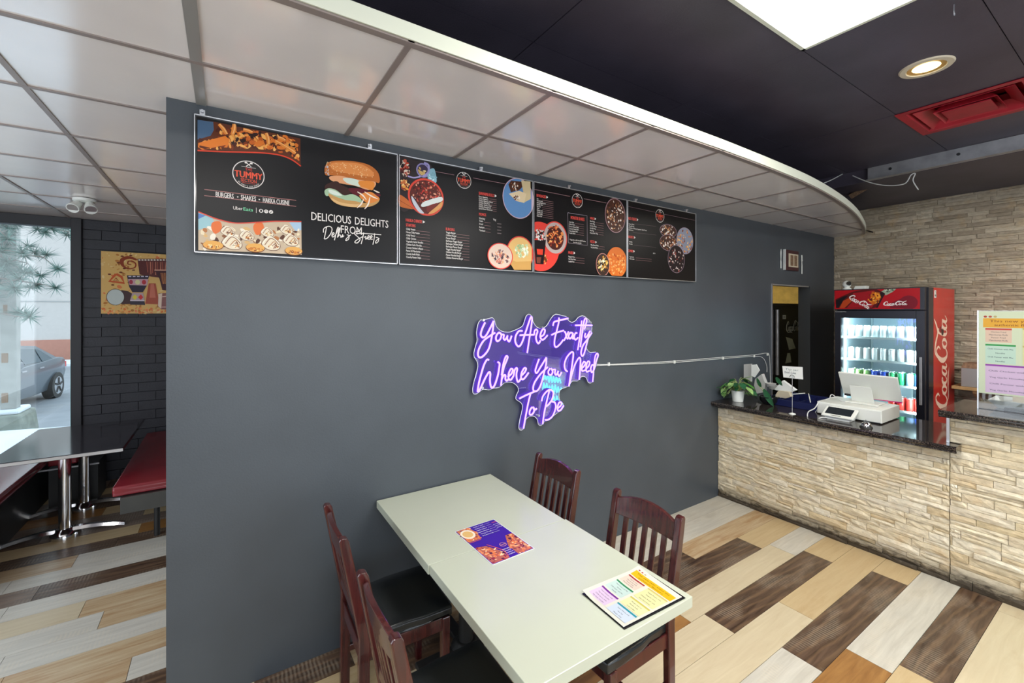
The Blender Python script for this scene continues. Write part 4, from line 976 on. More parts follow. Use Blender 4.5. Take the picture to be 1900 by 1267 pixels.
# ============================================================ NEON SIGN
NY = 2.405
def z1(x, y): return (870+x/7.308, 570+y/7.308)
def z2(x, y): return (870+x/7.308, 670+y/7.308)
L1 = [[(215, 205), (175, 290), (155, 370), (185, 410), (230, 380), (290, 270), (330, 185)],
      [(330, 185), (320, 300), (295, 450), (260, 570), (200, 650), (150, 680), (120, 650), (130, 570), (190, 460), (270, 395), (350, 345)],
      [(405, 340), (375, 370), (360, 420), (380, 460), (420, 430), (435, 370), (405, 340)], [(435, 370), (470, 375), (465, 420), (485, 440), (510, 405), (520, 380)], [(518, 385), (515, 430), (540, 465), (560, 430), (575, 385)],
      [(720, 320), (670, 325), (630, 390), (625, 470), (665, 530), (710, 490), (760, 350), (810, 200), (835, 135), (850, 150), (840, 260), (810, 450), (785, 620)], [(685, 380), (770, 375), (880, 372)],
      [(880, 372), (885, 320), (910, 300), (925, 330), (905, 400), (915, 460), (940, 490), (965, 450)], [(965, 400), (1010, 370), (1025, 310), (1000, 295), (970, 350), (965, 410), (1000, 440), (1060, 380)],
      [(1135, 250), (1150, 200), (1210, 180), (1340, 150)], [(1215, 140), (1215, 190), (1190, 300), (1160, 420), (1155, 510), (1180, 540), (1230, 500), (1275, 440)], [(1115, 375), (1180, 345), (1280, 315)],
      [(1290, 330), (1305, 350), (1315, 400), (1335, 430)], [(1345, 330), (1310, 400), (1285, 450)],
      [(1400, 350), (1370, 345), (1345, 390), (1365, 425), (1395, 390), (1405, 350), (1400, 420), (1425, 420)], [(1460, 350), (1440, 350), (1420, 400), (1440, 440), (1475, 410)],
      [(1525, 180), (1500, 380), (1470, 580)], [(1560, 300), (1590, 180), (1570, 155), (1550, 220), (1520, 420), (1505, 540)], [(1435, 245), (1540, 243), (1665, 245)],
      [(1575, 350), (1565, 390), (1580, 410), (1610, 370), (1640, 320)], [(1625, 330), (1615, 400), (1590, 500), (1555, 630), (1530, 660), (1515, 610), (1540, 520), (1590, 450), (1625, 400), (1660, 345)]]
L2 = [[(265, -15), (240, -20), (200, 50), (160, 180), (130, 300), (115, 410), (150, 370), (210, 240), (265, 150), (285, 170), (280, 270), (300, 355), (340, 330), (385, 200), (405, 90), (410, 30), (385, 10)],
      [(430, 330), (445, 200), (470, 80), (510, -20), (520, -60), (495, -60), (460, 50), (440, 190)], [(440, 240), (465, 195), (490, 190), (490, 240), (510, 265), (535, 235)],
      [(520, 215), (570, 170), (590, 115), (565, 105), (535, 170), (535, 235), (565, 250), (600, 200)], [(600, 200), (615, 120), (640, 90), (650, 110), (640, 170), (645, 240), (665, 280), (700, 235)],
      [(700, 200), (750, 150), (770, 100), (745, 95), (710, 160), (705, 230), (740, 240), (805, 155)],
      [(945, -30), (910, 70), (895, 130), (915, 160), (960, 90), (1015, 0), (1045, -50)], [(1045, -50), (1040, 40), (1015, 150), (975, 300), (930, 390), (880, 405), (865, 360), (890, 280), (960, 180), (1020, 120), (1065, 80)],
      [(1095, 95), (1070, 140), (1080, 180), (1110, 185), (1130, 140), (1110, 95)], [(1130, 115), (1165, 115), (1160, 160), (1180, 185), (1205, 130)], [(1205, 130), (1200, 170), (1220, 200), (1250, 150)],
      [(1330, 140), (1300, 110), (1290, 40), (1320, -50), (1380, -120), (1410, -110), (1400, 0), (1380, 140), (1350, 340)], [(1352, 330), (1390, 180), (1430, 50), (1480, -40), (1505, -35), (1505, 60), (1490, 250)],
      [(1520, 100), (1560, 60), (1575, 20), (1550, 10), (1525, 70), (1530, 130), (1570, 120)], [(1575, 110), (1620, 60), (1630, 10), (1605, 5), (1585, 70), (1590, 140), (1630, 130)],
      [(1690, 60), (1665, 50), (1645, 100), (1660, 150), (1690, 110), (1720, 0), (1745, -80), (1730, -105), (1705, -60), (1690, 60), (1680, 200), (1672, 280)],
      [(680, 505), (780, 455), (900, 405)], [(830, 440), (800, 560), (765, 740), (735, 910)], [(850, 620), (820, 670), (820, 720), (850, 720), (880, 670), (865, 620), (890, 655), (915, 640)],
      [(980, 540), (1000, 470), (1060, 400), (1110, 390), (1140, 430), (1120, 520), (1070, 590), (1040, 610)], [(1085, 400), (1050, 540), (1015, 700), (995, 850)], [(1110, 545), (1160, 560), (1170, 630), (1130, 740), (1070, 790), (1030, 795)],
      [(1195, 640), (1240, 600), (1250, 560), (1220, 560), (1195, 620), (1205, 670), (1240, 660), (1280, 600)]]
OUT = [z1(*p) for p in [(90, 680), (85, 620), (110, 520), (130, 440), (120, 350), (140, 230), (175, 175), (240, 165), (300, 150), (340, 145), (370, 190), (390, 260), (450, 320), (540, 340), (610, 325), (720, 275), (760, 230), (790, 130), (830, 95), (870, 120), (890, 200), (940, 270), (1010, 285), (1070, 255), (1110, 190), (1150, 130), (1200, 95), (1290, 115), (1345, 130), (1370, 180), (1420, 205), (1470, 180), (1500, 140), (1560, 115), (1610, 140), (1680, 215), (1685, 330), (1640, 400), (1615, 490), (1620, 570), (1670, 615), (1740, 610), (1770, 660), (1745, 750)]] + \
      [z2(*p) for p in [(1725, 80), (1710, 170), (1700, 270), (1670, 305), (1635, 285), (1610, 225), (1560, 210), (1520, 240), (1490, 275), (1420, 275), (1370, 345), (1290, 375), (1250, 410), (1240, 480), (1260, 550), (1300, 585), (1290, 640), (1230, 700), (1130, 770), (1040, 830), (1000, 880), (960, 860), (945, 790), (890, 750), (820, 770), (780, 820), (765, 910), (730, 945), (695, 915), (710, 800), (745, 650), (735, 580), (690, 545), (655, 515), (665, 460), (690, 410), (680, 350), (620, 300), (560, 290), (490, 305), (430, 360), (360, 370), (290, 395), (215, 385), (160, 420), (110, 455), (70, 430), (75, 330), (110, 200), (140, 70), (125, 0)]]
ns = thing('neon_sign', 'pink and violet neon script sign glowing on the charcoal wall', 'neon sign', (1.85, WY, .98))
core, slv, glw = MB(), MB(), MB()
for strokes, zf in ((L1, z1), (L2, z2)):
    for s_ in strokes:
        P_ = smoothpts([wY(*zf(*q), NY) for q in s_], 5)
        core.tube([p+Vector((0, -.004, 0)) for p in P_], .0064, 6); slv.tube([p+Vector((0, .003, 0)) for p in P_], .0096, 6); glw.tube([p+Vector((0, .031, 0)) for p in P_], .006, 5)
obj('tube', core, 'neon', ns, smooth=True); obj('sleeve', slv, 'neonside', ns, smooth=True)
poly = smoothpts([wY(u, v, NY) for u, v in OUT], 2)
obj('backing', MB().extrude([(p.x, NY+.016, p.z) for p in poly], (0, 0, 0), (0, .006, 0)), 'acrylicneon', ns)
obj('backing_edge', MB().tube([(p.x, NY+.017, p.z) for p in poly]+[(poly[0].x, NY+.017, poly[0].z)], .0022, 5), 'white', ns)
for u, v in ((205, 175), (1005, 275), (1660, 210)):
    p = wY(*z1(u, v), NY); obj('standoff', MB().cyl((p.x, NY+.002, p.z), (p.x, WY, p.z), .008, n=12), 'silver', ns)
for u, v in ((190, 365), (955, 740)):
    p = wY(*z2(u, v), NY); obj('standoff', MB().cyl((p.x, NY+.002, p.z), (p.x, WY, p.z), .008, n=12), 'silver', ns)
# cables along the wall to the doorway
def wall(u, v, off=.008): p = wY(u, v, WY); return (p.x, WY-off, p.z)
cable('neon_power_cable', 'thin white cable running from the neon sign to the doorway, upper of the pair', [wall(1102, 672), wall(1112, 676), wall(1180, 673.5), wall(1260, 669), (wall(1340, 662.5)), wall(1400, 658), wall(1420, 655), wall(1426, 660), wall(1427.5, 690), wall(1428, 712)], .0030)
cable('neon_power_cable', 'thin white cable running from the neon sign to the doorway, lower of the pair', [wall(1104, 680), wall(1112, 677.6), wall(1180, 675.5), wall(1260, 671.5), wall(1340, 665), wall(1398, 661), wall(1414, 664), wall(1421, 678), wall(1421.5, 690)], .0030)
mb = MB()
for u, v in ((1128, 675), (1250, 671), (1340, 664), (1398, 660), (1423, 657)):
    p = wall(u, v, .006); mb.box(p[0]-.008, p[0]+.008, WY-.013, WY-.001, p[2]-.014, p[2]+.012)
tag(obj('cable_clips', mb, 'white', org=wall(1250, 671, 0)), 'small white clips holding the cable pair to the wall', 'cable clips', kind='stuff')
# cyan neon sign on the opposite wall, seen mirrored in the acrylic
cs = thing('neon_sign', 'cyan neon script sign on the counter face beyond the frame, mirrored in the acrylic', 'neon sign', (3.94, -.1, .5))
mb = MB(); rc = random.Random(4)
for ln in range(3):
    y0 = -.36+ln*.04; zz = .80-ln*.15; pts = []
    for k in range(15): pts.append((3.925, y0+k*.033, zz+(.06 if k % 2 else -.035)*(.5+rc.random())))
    mb.tube(smoothpts(pts, 3), .008, 6)
obj('tube', mb, 'neoncyan', cs)

# door decor: knife, plate frame, fork
p = wY(1466, 484, WY)
df = thing('wall_plaque', 'small square dark-framed plaque above the doorway', 'wall decor', (5.42, WY, 2.36))
obj('frame', MB().box(5.26, 5.57, WY-.022, WY-.002, 2.245, 2.475), 'decorframe', df, bev=.003)
obj('edge_strip', MB().box(5.247, 5.258, WY-.026, WY-.002, 2.245, 2.478), 'whitepaper', df)
obj('mat', MB().box(5.33, 5.55, WY-.026, WY-.021, 2.285, 2.435), 'cream', df)
obj('panel', MB().box(5.365, 5.43, WY-.029, WY-.025, 2.30, 2.42).box(5.455, 5.52, WY-.029, WY-.025, 2.30, 2.42), 'rust', df)
kx = wY(1447, 490, WY).x; fx = wY(1486, 490, WY).x
tag(obj('wall_knife', MB().tube([(kx, WY-.01, 2.26), (kx, WY-.01, 2.33), (kx, WY-.01, 2.36), (kx, WY-.01, 2.44), (kx+.004, WY-.01, 2.475)], [.006, .007, .004, .008, .003], 8), 'white', org=(kx, WY-.01, 2.26)), 'white wooden knife hung at the plaque, on the menu board side', 'wall decor')
fk = MB().tube([(fx, WY-.01, 2.22), (fx, WY-.01, 2.30), (fx, WY-.01, 2.36), (fx, WY-.01, 2.385)], [.006, .007, .004, .012], 8)
for d in (-.011, 0, .011): fk.tube([(fx+d, WY-.01, 2.385), (fx+d, WY-.01, 2.44)], .003, 6)
tag(obj('wall_fork', fk, 'white', org=(fx, WY-.01, 2.22)), 'white wooden fork hung at the plaque, on the cooler side', 'wall decor')

# kitchen cooler seen through the doorway
kc = thing('kitchen_cooler', 'black drinks cooler seen through the doorway with white script lettering', 'cooler', (6.4, 3.25, 0))
obj('body', MB().box(5.93, 6.85, 2.93, 3.60, 0, 1.885), 'coolblack', kc, bev=.008)
obj('door', MB().box(5.95, 6.84, 2.905, 2.93, .12, 1.86), 'blackgloss', kc, bev=.006)
obj('handle', MB().cyl((6.03, 2.885, .95), (6.03, 2.885, 1.80), .022, n=14), 'steel', kc, smooth=True)
a = Art((0, 2.904, 0), (1, 0, 0), (0, 0, 1), ('Y', 2.904))
q = a.px(1458, 617); cocacola(a, q[0]+.01, q[1]-.0, .40, '#e8e4d8', sy=1.25)
q0 = a.px(1452, 592); a.rect(q0[0], q0[1], q0[0]+.09, q0[1]+.055, '#d8d8cc'); a.rect(q0[0]+.02, q0[1]+.02, q0[0]+.07, q0[1]+.035, '#888888')
a.poly([(1458, 625), (1470, 629), (1476, 646), (1464, 649)], '#cfd0b0'); a.poly([(1461, 655), (1466, 655), (1468, 672), (1457, 674)], '#cfd0b0')
a.build('printed_lettering', kc)

# poster of drums on the rear wall
po = thing('drum_poster', 'orange canvas picture of painted drums on the black brick wall', 'picture', (-.6, 6.16, 1.756))
obj('canvas', MB().box(-1.077, -.20, 6.162, 6.186, 1.757, 2.41), mat('poster_edge', (.35, .12, .06), .6), po)
a = Art((0, 6.161, 0), (1, 0, 0), (0, 0, 1), ('Y', 6.16), base=0); a.frame(180, 460, 9.743)
a.rect(-1.077, 1.757, -.20, 2.41, '#d9b06a')
rp_ = random.Random(8)
for i in range(420):
    x = -1.07+rp_.random()*.86; yy = 1.765+rp_.random()*.635; q_ = abs(yy-2.05)/.33
    if rp_.random() < .35+.5*q_: a.blob(x, yy, .006+rp_.random()*.016, ['#c8914a', '#b87838', '#dfbf80', '#a86a30', '#e4c88c', '#d87a48'][rp_.randrange(6)], rp_)
for i in range(70): a.blob(-1.07+rp_.random()*.86, 1.76+rp_.random()*.06, .014, ['#e0845a', '#d8743c', '#e8a860'][rp_.randrange(3)], rp_)
a.line([(720, 215), (600, 175), (490, 190), (445, 250), (480, 330), (570, 375), (680, 355), (700, 290), (650, 245), (570, 240), (560, 290), (620, 300)], [.018, .03, .035, .034, .022, .014, .012, .012, .012, .012, .012, .01], '#8c3a20', sm=5)
a.line([(345, 470), (225, 600), (490, 635), (440, 520), (345, 470)], .024, '#c4582c'); a.line([(345, 540), (300, 590), (390, 595), (345, 540)], .006, '#8a3a20')
for u, v in ((455, 150), (385, 268), (495, 372), (430, 440), (225, 475), (285, 668), (610, 135), (660, 400)): q = a.px(u, v); a.ell(q[0], q[1], .014, .008, '#6a3018', 10)
a.poly([(440, 760), (560, 780), (640, 830), (640, 1010), (440, 1020)], '#4a3434')
c0 = a.ell(335, 888, 165, 148, '#3a2c28', 36, conv=True); a.ell(c0[0], c0[1], c0[2]*.93, c0[3]*.95, '#bfc8c4', 36)
Rr = a.px(1500, 240)[0]
a.poly([(730, 195), (1340, 195), (1340, 560), (990, 520), (770, 480)], '#5a2a28')
for i in range(14): a.line([(900+i*32, 250), (920+i*28, 400+rp_.randrange(100))], .006, ['#a85a48', '#7a3a30', '#c88068'][i % 3])
for i in range(11): a.poly([(750+i*55, 205), (785+i*55, 207), (785+i*55, 232), (750+i*55, 230)], '#d8d0c4')
a.poly([(1040, 400), (1400, 400), (1400, 780), (1180, 760), (1130, 560)], '#432026'); a.line([(1040, 400), (1400, 402)], .012, '#e0a890')
for i in range(9): a.line([(1150+i*22, 450), (1190+i*16, 650)], .005, ['#a8643c', '#c88850'][i % 2])
a.poly([(935, 640), (1060, 640), (1130, 1020), (870, 1010)], '#a8503a'); a.poly([(970, 650), (1030, 650), (1060, 900), (950, 900)], '#c4705a')
a.poly([(540, 495), (950, 495), (925, 560), (900, 680), (830, 800), (640, 800), (580, 700), (555, 570)], '#332c3c')
a.poly([(560, 560), (930, 560), (905, 680), (590, 670)], '#c9a0a8'); a.ell(615, 615, 36, 42, '#a83a4c', 8, conv=True); a.ell(735, 618, 46, 44, '#d8d4a0', 12, conv=True); a.ell(850, 618, 40, 44, '#b83a44', 8, conv=True)
for i in range(5): a.poly([(570+i*76, 508), (620+i*76, 508), (620+i*76, 524), (570+i*76, 524)], '#cfc8d8')
a.poly([(640, 810), (835, 815), (860, 940), (600, 940)], '#b8a0a0'); a.poly([(685, 840), (735, 890), (685, 940), (635, 890)], '#d8c848'); a.poly([(790, 840), (838, 890), (790, 940), (742, 890)], '#d03a3c')
a.poly([(600, 950), (855, 955), (870, 1030), (600, 1025)], '#3a3440'); a.line([(600, 948), (860, 950)], .012, '#d8ccd8')
a.poly([(1110, 820), (1500, 810), (1500, 1110), (1160, 1110), (1100, 1050)], '#8a5a58'); a.poly([(1110, 830), (1180, 820), (1160, 1100), (1105, 1050)], '#e0c8b4'); a.line([(1180, 880), (1480, 860)], .012, '#d8b8a8'); a.line([(1160, 1070), (1480, 1060)], .014, '#b89088')
a.build('printed_artwork', po)

# ============================================================ CHAIRS AND TABLES
def slab(pts, y0, y1):   # profile in xz extruded along y
    mb = MB(); n = len(pts); vs = [(x, y0, z) for x, z in pts]+[(x, y1, z) for x, z in pts]
    tr = MG.tessellate_polygon([[Vector((x, 0, z)) for x, z in pts]])
    return mb.add(vs, [tuple(t) for t in tr]+[tuple(i+n for i in reversed(t)) for t in tr]+[(i, (i+1) % n, n+(i+1) % n, n+i) for i in range(n)])
def make_chair():
    t = thing('dining_chair', '', 'chair')
    k = dict(world=False)
    def bx_(z): return -.195 - max(0, (z-.46))*.17   # back plane leans back
    for s in (-1, 1):
        y0 = s*.178-.016; y1 = s*.178+.016
        prof = [(-.215, 0), (-.175, 0), (-.170, .30), (-.168, .47), (bx_(.66)+.024, .66), (bx_(.893)+.018, .878), (bx_(.893)+.010, .893), (bx_(.893)-.012, .896), (bx_(.893)-.020, .885), (bx_(.66)-.018, .66), (-.212, .47), (-.214, .30)]
        obj('rear_leg', slab(prof, y0, y1), 'mahogany', t, bev=.005, **k)
        obj('leg', MB().hexa([(.150, s*.172-.015, 0), (.180, s*.172-.015, 0), (.180, s*.172+.015, 0), (.150, s*.172+.015, 0)], [(.145, s*.172-.019, .425), (.183, s*.172-.019, .425), (.183, s*.172+.019, .425), (.145, s*.172+.019, .425)]), 'mahogany', t, bev=.004, **k)
        obj('side_apron', MB().box(-.175, .15, s*.172-.011, s*.172+.011, .365, .425), 'mahogany', t, bev=.003, **k)
        obj('stretcher', MB().box(-.19, .16, s*.172-.009, s*.172+.009, .18, .21), 'mahogany', t, bev=.003, **k)
    obj('front_apron', MB().box(.150, .172, -.155, .155, .365, .425), 'mahogany', t, bev=.003, **k)
    obj('rear_apron', MB().box(-.205, -.185, -.163, .163, .365, .425), 'mahogany', t, bev=.003, **k)
    obj('cross_stretcher', MB().box(-.03, -.008, -.165, .165, .182, .208), 'mahogany', t, bev=.003, **k)
    # top rail: arched and curved
    n = 14; vs = []
    for i in range(n+1):
        y = -.163+.326*i/n; q = (y/.163); bow = -.016*(1-q*q); tz = .862+.030*(1-q*q)
        for (dx, z) in ((.011, .785), (.011, tz), (-.009, tz), (-.009, .785)): vs.append((bx_(z)+dx+bow, y, z))
    fs = [(i*4+j, i*4+(j+1) % 4, (i+1)*4+(j+1) % 4, (i+1)*4+j) for i in range(n) for j in range(4)]+[(3, 2, 1, 0), tuple(n*4+j for j in range(4))]
    obj('top_rail', MB().add(vs, fs), 'mahogany', t, bev=.003, **k)
    obj('lower_rail', MB().box(-.218, -.196, -.163, .163, .515, .555), 'mahogany', t, bev=.003, **k)
    for i in range(5):
        y = -.108+.054*i; q = y/.163; bow = -.014*(1-q*q); z0, z1_ = .55, .79; vs = []
        for z in (z0, (z0+z1_)/2, z1_):
            b = bow*((z-.5)/.35)+.0
            for dx, dy in ((-.006, -.013), (.006, -.013), (.006, .013), (-.006, .013)): vs.append((bx_(z)+dx+b, y+dy, z))
        fs = [(a_*4+j, a_*4+(j+1) % 4, a_*4+4+(j+1) % 4, a_*4+4+j) for a_ in range(2) for j in range(4)]+[(3, 2, 1, 0), (8, 9, 10, 11)]
        obj('slat', MB().add(vs, fs), 'mahogany', t, bev=.002, **k)
    # vinyl seat pad
    bm = bmesh.new(); bmesh.ops.create_cube(bm, size=1); bmesh.ops.subdivide_edges(bm, edges=bm.edges[:], cuts=5, use_grid_fill=True)
    for v in bm.verts:
        x, y, z = v.co; ex = max(abs(x), abs(y))*2
        v.co.x = .0+x*.39; v.co.y = y*(.375-.02*(x < 0)); v.co.z = .445+z*.045+(.012*(1-ex**4) if z > 0 else 0)
    for v in bm.verts:      # clear the rear posts
        if v.co.x < -.17 and abs(v.co.y) > .15: v.co.x += .012
    me = bpy.data.meshes.new('seat'); bm.to_mesh(me); bm.free()
    for p in me.polygons: p.use_smooth = True
    s = link('seat', me, 'vinylblack', t); b = s.modifiers.new('b', 'BEVEL'); b.width = .014; b.segments = 3; b.limit_method = 'ANGLE'; b.angle_limit = .8
    return t
ch0 = make_chair()
ch0.location = (1.385, 2.035, 0); ch0.rotation_euler = (0, 0, PI); ch0['group'] = 'dining chairs around the pale tables'
ch0['label'] = 'mahogany slat-back chair nearest the wall on the counter side of the tables'
dup(ch0, (1.385, 1.365, 0), PI+.03, 'mahogany slat-back chair on the counter side, beside the colourful flyer')
dup(ch0, (.665, 1.985, 0), -.02, 'scuffed slat-back chair by the wall, opposite the counter side')
dup(ch0, (.665, 1.365, 0), .0, 'scuffed slat-back chair partly cut off at the bottom edge of the photo')

def square_table(x0, x1, y0, y1, label):
    cx, cy = (x0+x1)/2, (y0+y1)/2
    t = thing('square_table', label, 'table', (cx, cy, 0))
    obj('tabletop', MB().box(x0, x1, y0, y1, .697, .737), 'table', t, bev=.0018)
    obj('column', MB().cyl((cx, cy, .03), (cx, cy, .69), .038, n=20), 'iron', t, smooth=True)
    obj('top_plate', MB().box(cx-.17, cx+.17, cy-.17, cy+.17, .688, .697), 'iron', t)
    mb = MB().box(cx-.27, cx+.27, cy-.03, cy+.03, .0, .028).box(cx-.03, cx+.03, cy-.27, cy+.27, .0, .028).lathe([(0, .06), (.05, .055), (.08, .028), (.08, .0)], (cx, cy, 0), 20)
    obj('base', mb, 'iron', t, bev=.004)
square_table(.703, 1.432, 1.705, 2.440, 'pale green square table set against the charcoal wall')
square_table(.709, 1.441, .985, 1.702, 'pale green square table away from the wall, holding the flyer')

# laminated menu on the wall-side table
TZ = .7375
def flat_frame(c00, c10, c01):
    O = Vector(c00); U = Vector(c10)-O; V = Vector(c01)-O; return O, U.normalized(), V.normalized(), U.length, V.length
A_ = wZ(877, 1050, TZ); B_ = wZ(990, 1018, TZ); C_ = wZ(850, 984, TZ)
U = (B_-A_); W1 = U.length; U.normalize(); V = Vector((-U.y, U.x, 0)); H1 = (C_-A_).dot(V)
A_ = wZ(914, 1049, TZ); B_ = wZ(992, 1018, TZ); D_ = wZ(850, 985, TZ)
U = (B_-A_); W1 = U.length; U.normalize(); V = Vector((-U.y, U.x, 0)); H1 = (D_-A_).dot(V)
lm = thing('laminated_menu', 'purple laminated menu card with food pictures on the wall-side table', 'menu', A_)
obj('card', MB().add([A_, A_+U*W1, A_+U*W1+V*H1, A_+V*H1]+[p+Vector((0, 0, .0016)) for p in (A_, A_+U*W1, A_+U*W1+V*H1, A_+V*H1)], [(0, 1, 2, 3), (4, 5, 6, 7), (0, 1, 5, 4), (1, 2, 6, 5), (2, 3, 7, 6), (3, 0, 4, 7)]), 'whitepaper', lm)
a = Art(A_+Vector((0, 0, .0018)), U, V, base=0)
w_, h_ = W1, H1
a.rect(.003, .003, w_-.003, h_-.003, '#3c1c96')
def photo(a, pts, pal, n, sz, rnd, base):
    a.poly(pts, base, False); xs = [p[0] for p in pts]; yy = [p[1] for p in pts]; k = 0
    while k < n:
        x = min(xs)+rnd.random()*(max(xs)-min(xs)); y = min(yy)+rnd.random()*(max(yy)-min(yy)); k += 1
        ins = False; j = len(pts)-1
        for i in range(len(pts)):
            if (pts[i][1] > y) != (pts[j][1] > y) and x < (pts[j][0]-pts[i][0])*(y-pts[i][1])/(pts[j][1]-pts[i][1])+pts[i][0]: ins = not ins
            j = i
        if ins: a.blob(x, y, sz*(.5+.7*rnd.random()), pal[rnd.randrange(len(pal))], rnd)
OP = ['#e07a48', '#f0a878', '#8a2c3c', '#c85a40', '#4a1c40', '#f4d0a8', '#e89060']
photo(a, [(.006, .006), (w_*.40, .006), (w_*.42, h_*.18), (w_*.25, h_*.42), (.006, h_*.46)], OP, 90, .009, rf, '#b06050')
photo(a, [(w_*.62, .006), (w_-.006, .006), (w_-.006, h_*.50), (w_*.80, h_*.50), (w_*.62, h_*.25)], OP, 90, .009, rf, '#b06050')
photo(a, [(.006, h_*.62), (w_*.30, h_*.62), (w_*.38, h_*.80), (w_*.30, h_-.006), (.006, h_-.006)], OP, 60, .009, rf, '#c07050')
a.ell(w_*.17, h_*.82, w_*.15, h_*.13, '#e8dcc8', 20); a.ell(w_*.17, h_*.82, w_*.11, h_*.09, '#d8b070', 20)
a.line([(w_*.40, .006), (w_*.44, h_*.2), (w_*.28, h_*.44)], .003, '#e0603a', False, sm=4); a.line([(.004, h_*.6), (w_*.30, h_*.6)], .003, '#e0603a', False)
a.ring(w_*.56, h_*.32, .016, .002, '#e8a0a0', 20); a.text('TUMMY', w_*.56, h_*.32-.003, .006, '#f0a080', width=.026, center=True, bold=.03)
for i in range(4): a.text(['BURGERS', 'SHAKES', 'HAKKA', 'CUISINE'][i], w_*.44, h_*(.20-.045*i), .006, '#f0e8f0', width=w_*.16, bold=.02)
for i in range(6): a.text(['Chilly Potato', 'Honey Potato', 'Chilly Paneer', 'Garlic Noodles', 'Veg Roll', 'Momos'][i], w_*.40, h_*(.93-.055*i), .006, '#f0e8f0', width=w_*.26, bold=.02); a.line([(w_*.68, h_*(.935-.055*i)), (w_*.82, h_*(.935-.055*i))], .0014, '#c8b8e8', False)
a.text('PIZZA', w_*.86, h_*.90, .007, '#f06848', width=w_*.11, bold=.03)
for i in range(3): a.text('Plain Wings', w_*.84, h_*(.84-.05*i), .005, '#f0e8f0', width=w_*.13, bold=.02)
a.build('printed_artwork', lm, 'printgloss')

# colourful flyer on dark folder at the table end
A_ = wZ(1157, 1164, TZ+.004); B_ = wZ(1262, 1110, TZ+.004); D_ = wZ(1080, 1100, TZ+.004)
U = (B_-A_); W1 = U.length+.01; U.normalize(); V = Vector((-U.y, U.x, 0)); H1 = (D_-A_).dot(V)
fo = A_-U*.002-V*.006; fo.z = TZ+.0003
def sheet(O, U, V, w_, h_, th, name, m, parent, lift=None, n=10, org=None, rnd_corner=.012):
    mb = MB(); vs = []
    for j in range(n+1):
        for i in range(n+1):
            s, t = i/n, j/n; z = lift(s, t) if lift else 0
            vs.append(O+U*(s*w_)+V*(t*h_)+Vector((0, 0, z)))
    N_ = (n+1)**2; vs += [p+Vector((0, 0, th)) for p in vs[:N_]]
    q = lambda i, j: j*(n+1)+i
    fs = []
    for j in range(n):
        for i in range(n): fs += [(q(i, j), q(i, j+1), q(i+1, j+1), q(i+1, j)), (N_+q(i, j), N_+q(i+1, j), N_+q(i+1, j+1), N_+q(i, j+1))]
    for i in range(n): fs += [(q(i, 0), q(i+1, 0), N_+q(i+1, 0), N_+q(i, 0)), (q(i+1, n), q(i, n), N_+q(i, n), N_+q(i+1, n)), (q(0, i+1), q(0, i), N_+q(0, i), N_+q(0, i+1)), (q(n, i), q(n, i+1), N_+q(n, i+1), N_+q(n, i))]
    return obj(name, mb.add(vs, fs), m, parent, smooth=False, org=org)
tag(sheet(fo, U, V, W1+.014, H1+.006, .002, 'dark_folder', 'blackgloss', None, org=fo), 'thin dark folder lying under the colourful flyer', 'folder')
ft = thing('paper_flyer', 'curling white flyer with yellow, pink and blue blocks on the dark folder', 'flyer', A_)
lift = lambda s, t: .0012+.020*max(0, t-.72)**1.6*3.0*(1-s*.4)+.035*max(0, s-.80)**1.4*(t)*1.8
sheet(A_, U, V, W1, H1, .0006, 'paper', 'whitepaper', ft, lift)
def flyer_art(a, w_, h_, full=True):
    """a: Art; origin lower left, w_ x h_"""
    R_ = lambda x0, y0, x1, y1, c: a.rect(x0*w_, y0*h_, x1*w_, y1*h_, c)
    R_(.0, .0, 1, 1, '#eceadc')
    for i, c in enumerate(('#b03028', '#c03828', '#b8a878')): a.ell(w_*(.10+.07*i), h_*.945, w_*.022, w_*.016, c, 12)
    R_(.06, .80, .97, .92, '#f4c023')
    a.text('This new year, enjoy the', w_*.5, h_*.872, h_*.026, '#5a4010', width=w_*.74, center=True, bold=.01)
    a.text('authentic flavours', w_*.5, h_*.822, h_*.026, '#5a4010', width=w_*.56, center=True, bold=.01)
    blk = [(.07, .585, .45, .78, '#b03a3a', '#ecd8c8', ['Chicken Fried', 'Manchurian Rolls', 'Paneer Fried', 'Manchurian Rolls']),
           (.07, .33, .47, .56, '#2a8a58', '#cfe6e0', ['Chilli Chicken with Mix', 'Noodles', 'Chilli Paneer with Mix', 'Noodles']),
           (.07, .06, .47, .30, '#7a2a98', '#e8d0ee', ['Chilli Chicken with', 'Veg Garlic Noodles', 'Chilli Paneer with', 'Veg Garlic Noodles']),
           (.53, .50, .96, .78, '#d8c878', '#eeecb0', ['Veggie Burger with', 'Regular Fries', 'Chicken Burger with', 'Peri Peri Fries']),
           (.53, .27, .96, .47, '#d4c860', '#f0efb8', ['Mango Lassi or', 'Masala Soda', 'Cold Coffee']),
           (.53, .05, .96, .25, '#2a98a8', '#d4e0f0', ['Steam Momos with', 'Hot Tea', 'Masala Chai'])]
    for x0, y0, x1, y1, hc, bc, tx in blk:
        R_(x0, y0, x1, y1, bc); R_(x0, y1-.028, x1, y1, hc)
        st = (y1-y0-.05)/len(tx)
        for i, s_ in enumerate(tx): a.text(s_, w_*(x0+x1)/2, h_*(y1-.05-st*(i+.55)), h_*.017, '#3a2c3c', width=w_*(x1-x0)*.72*min(1, len(s_)/19), center=True, bold=.01)
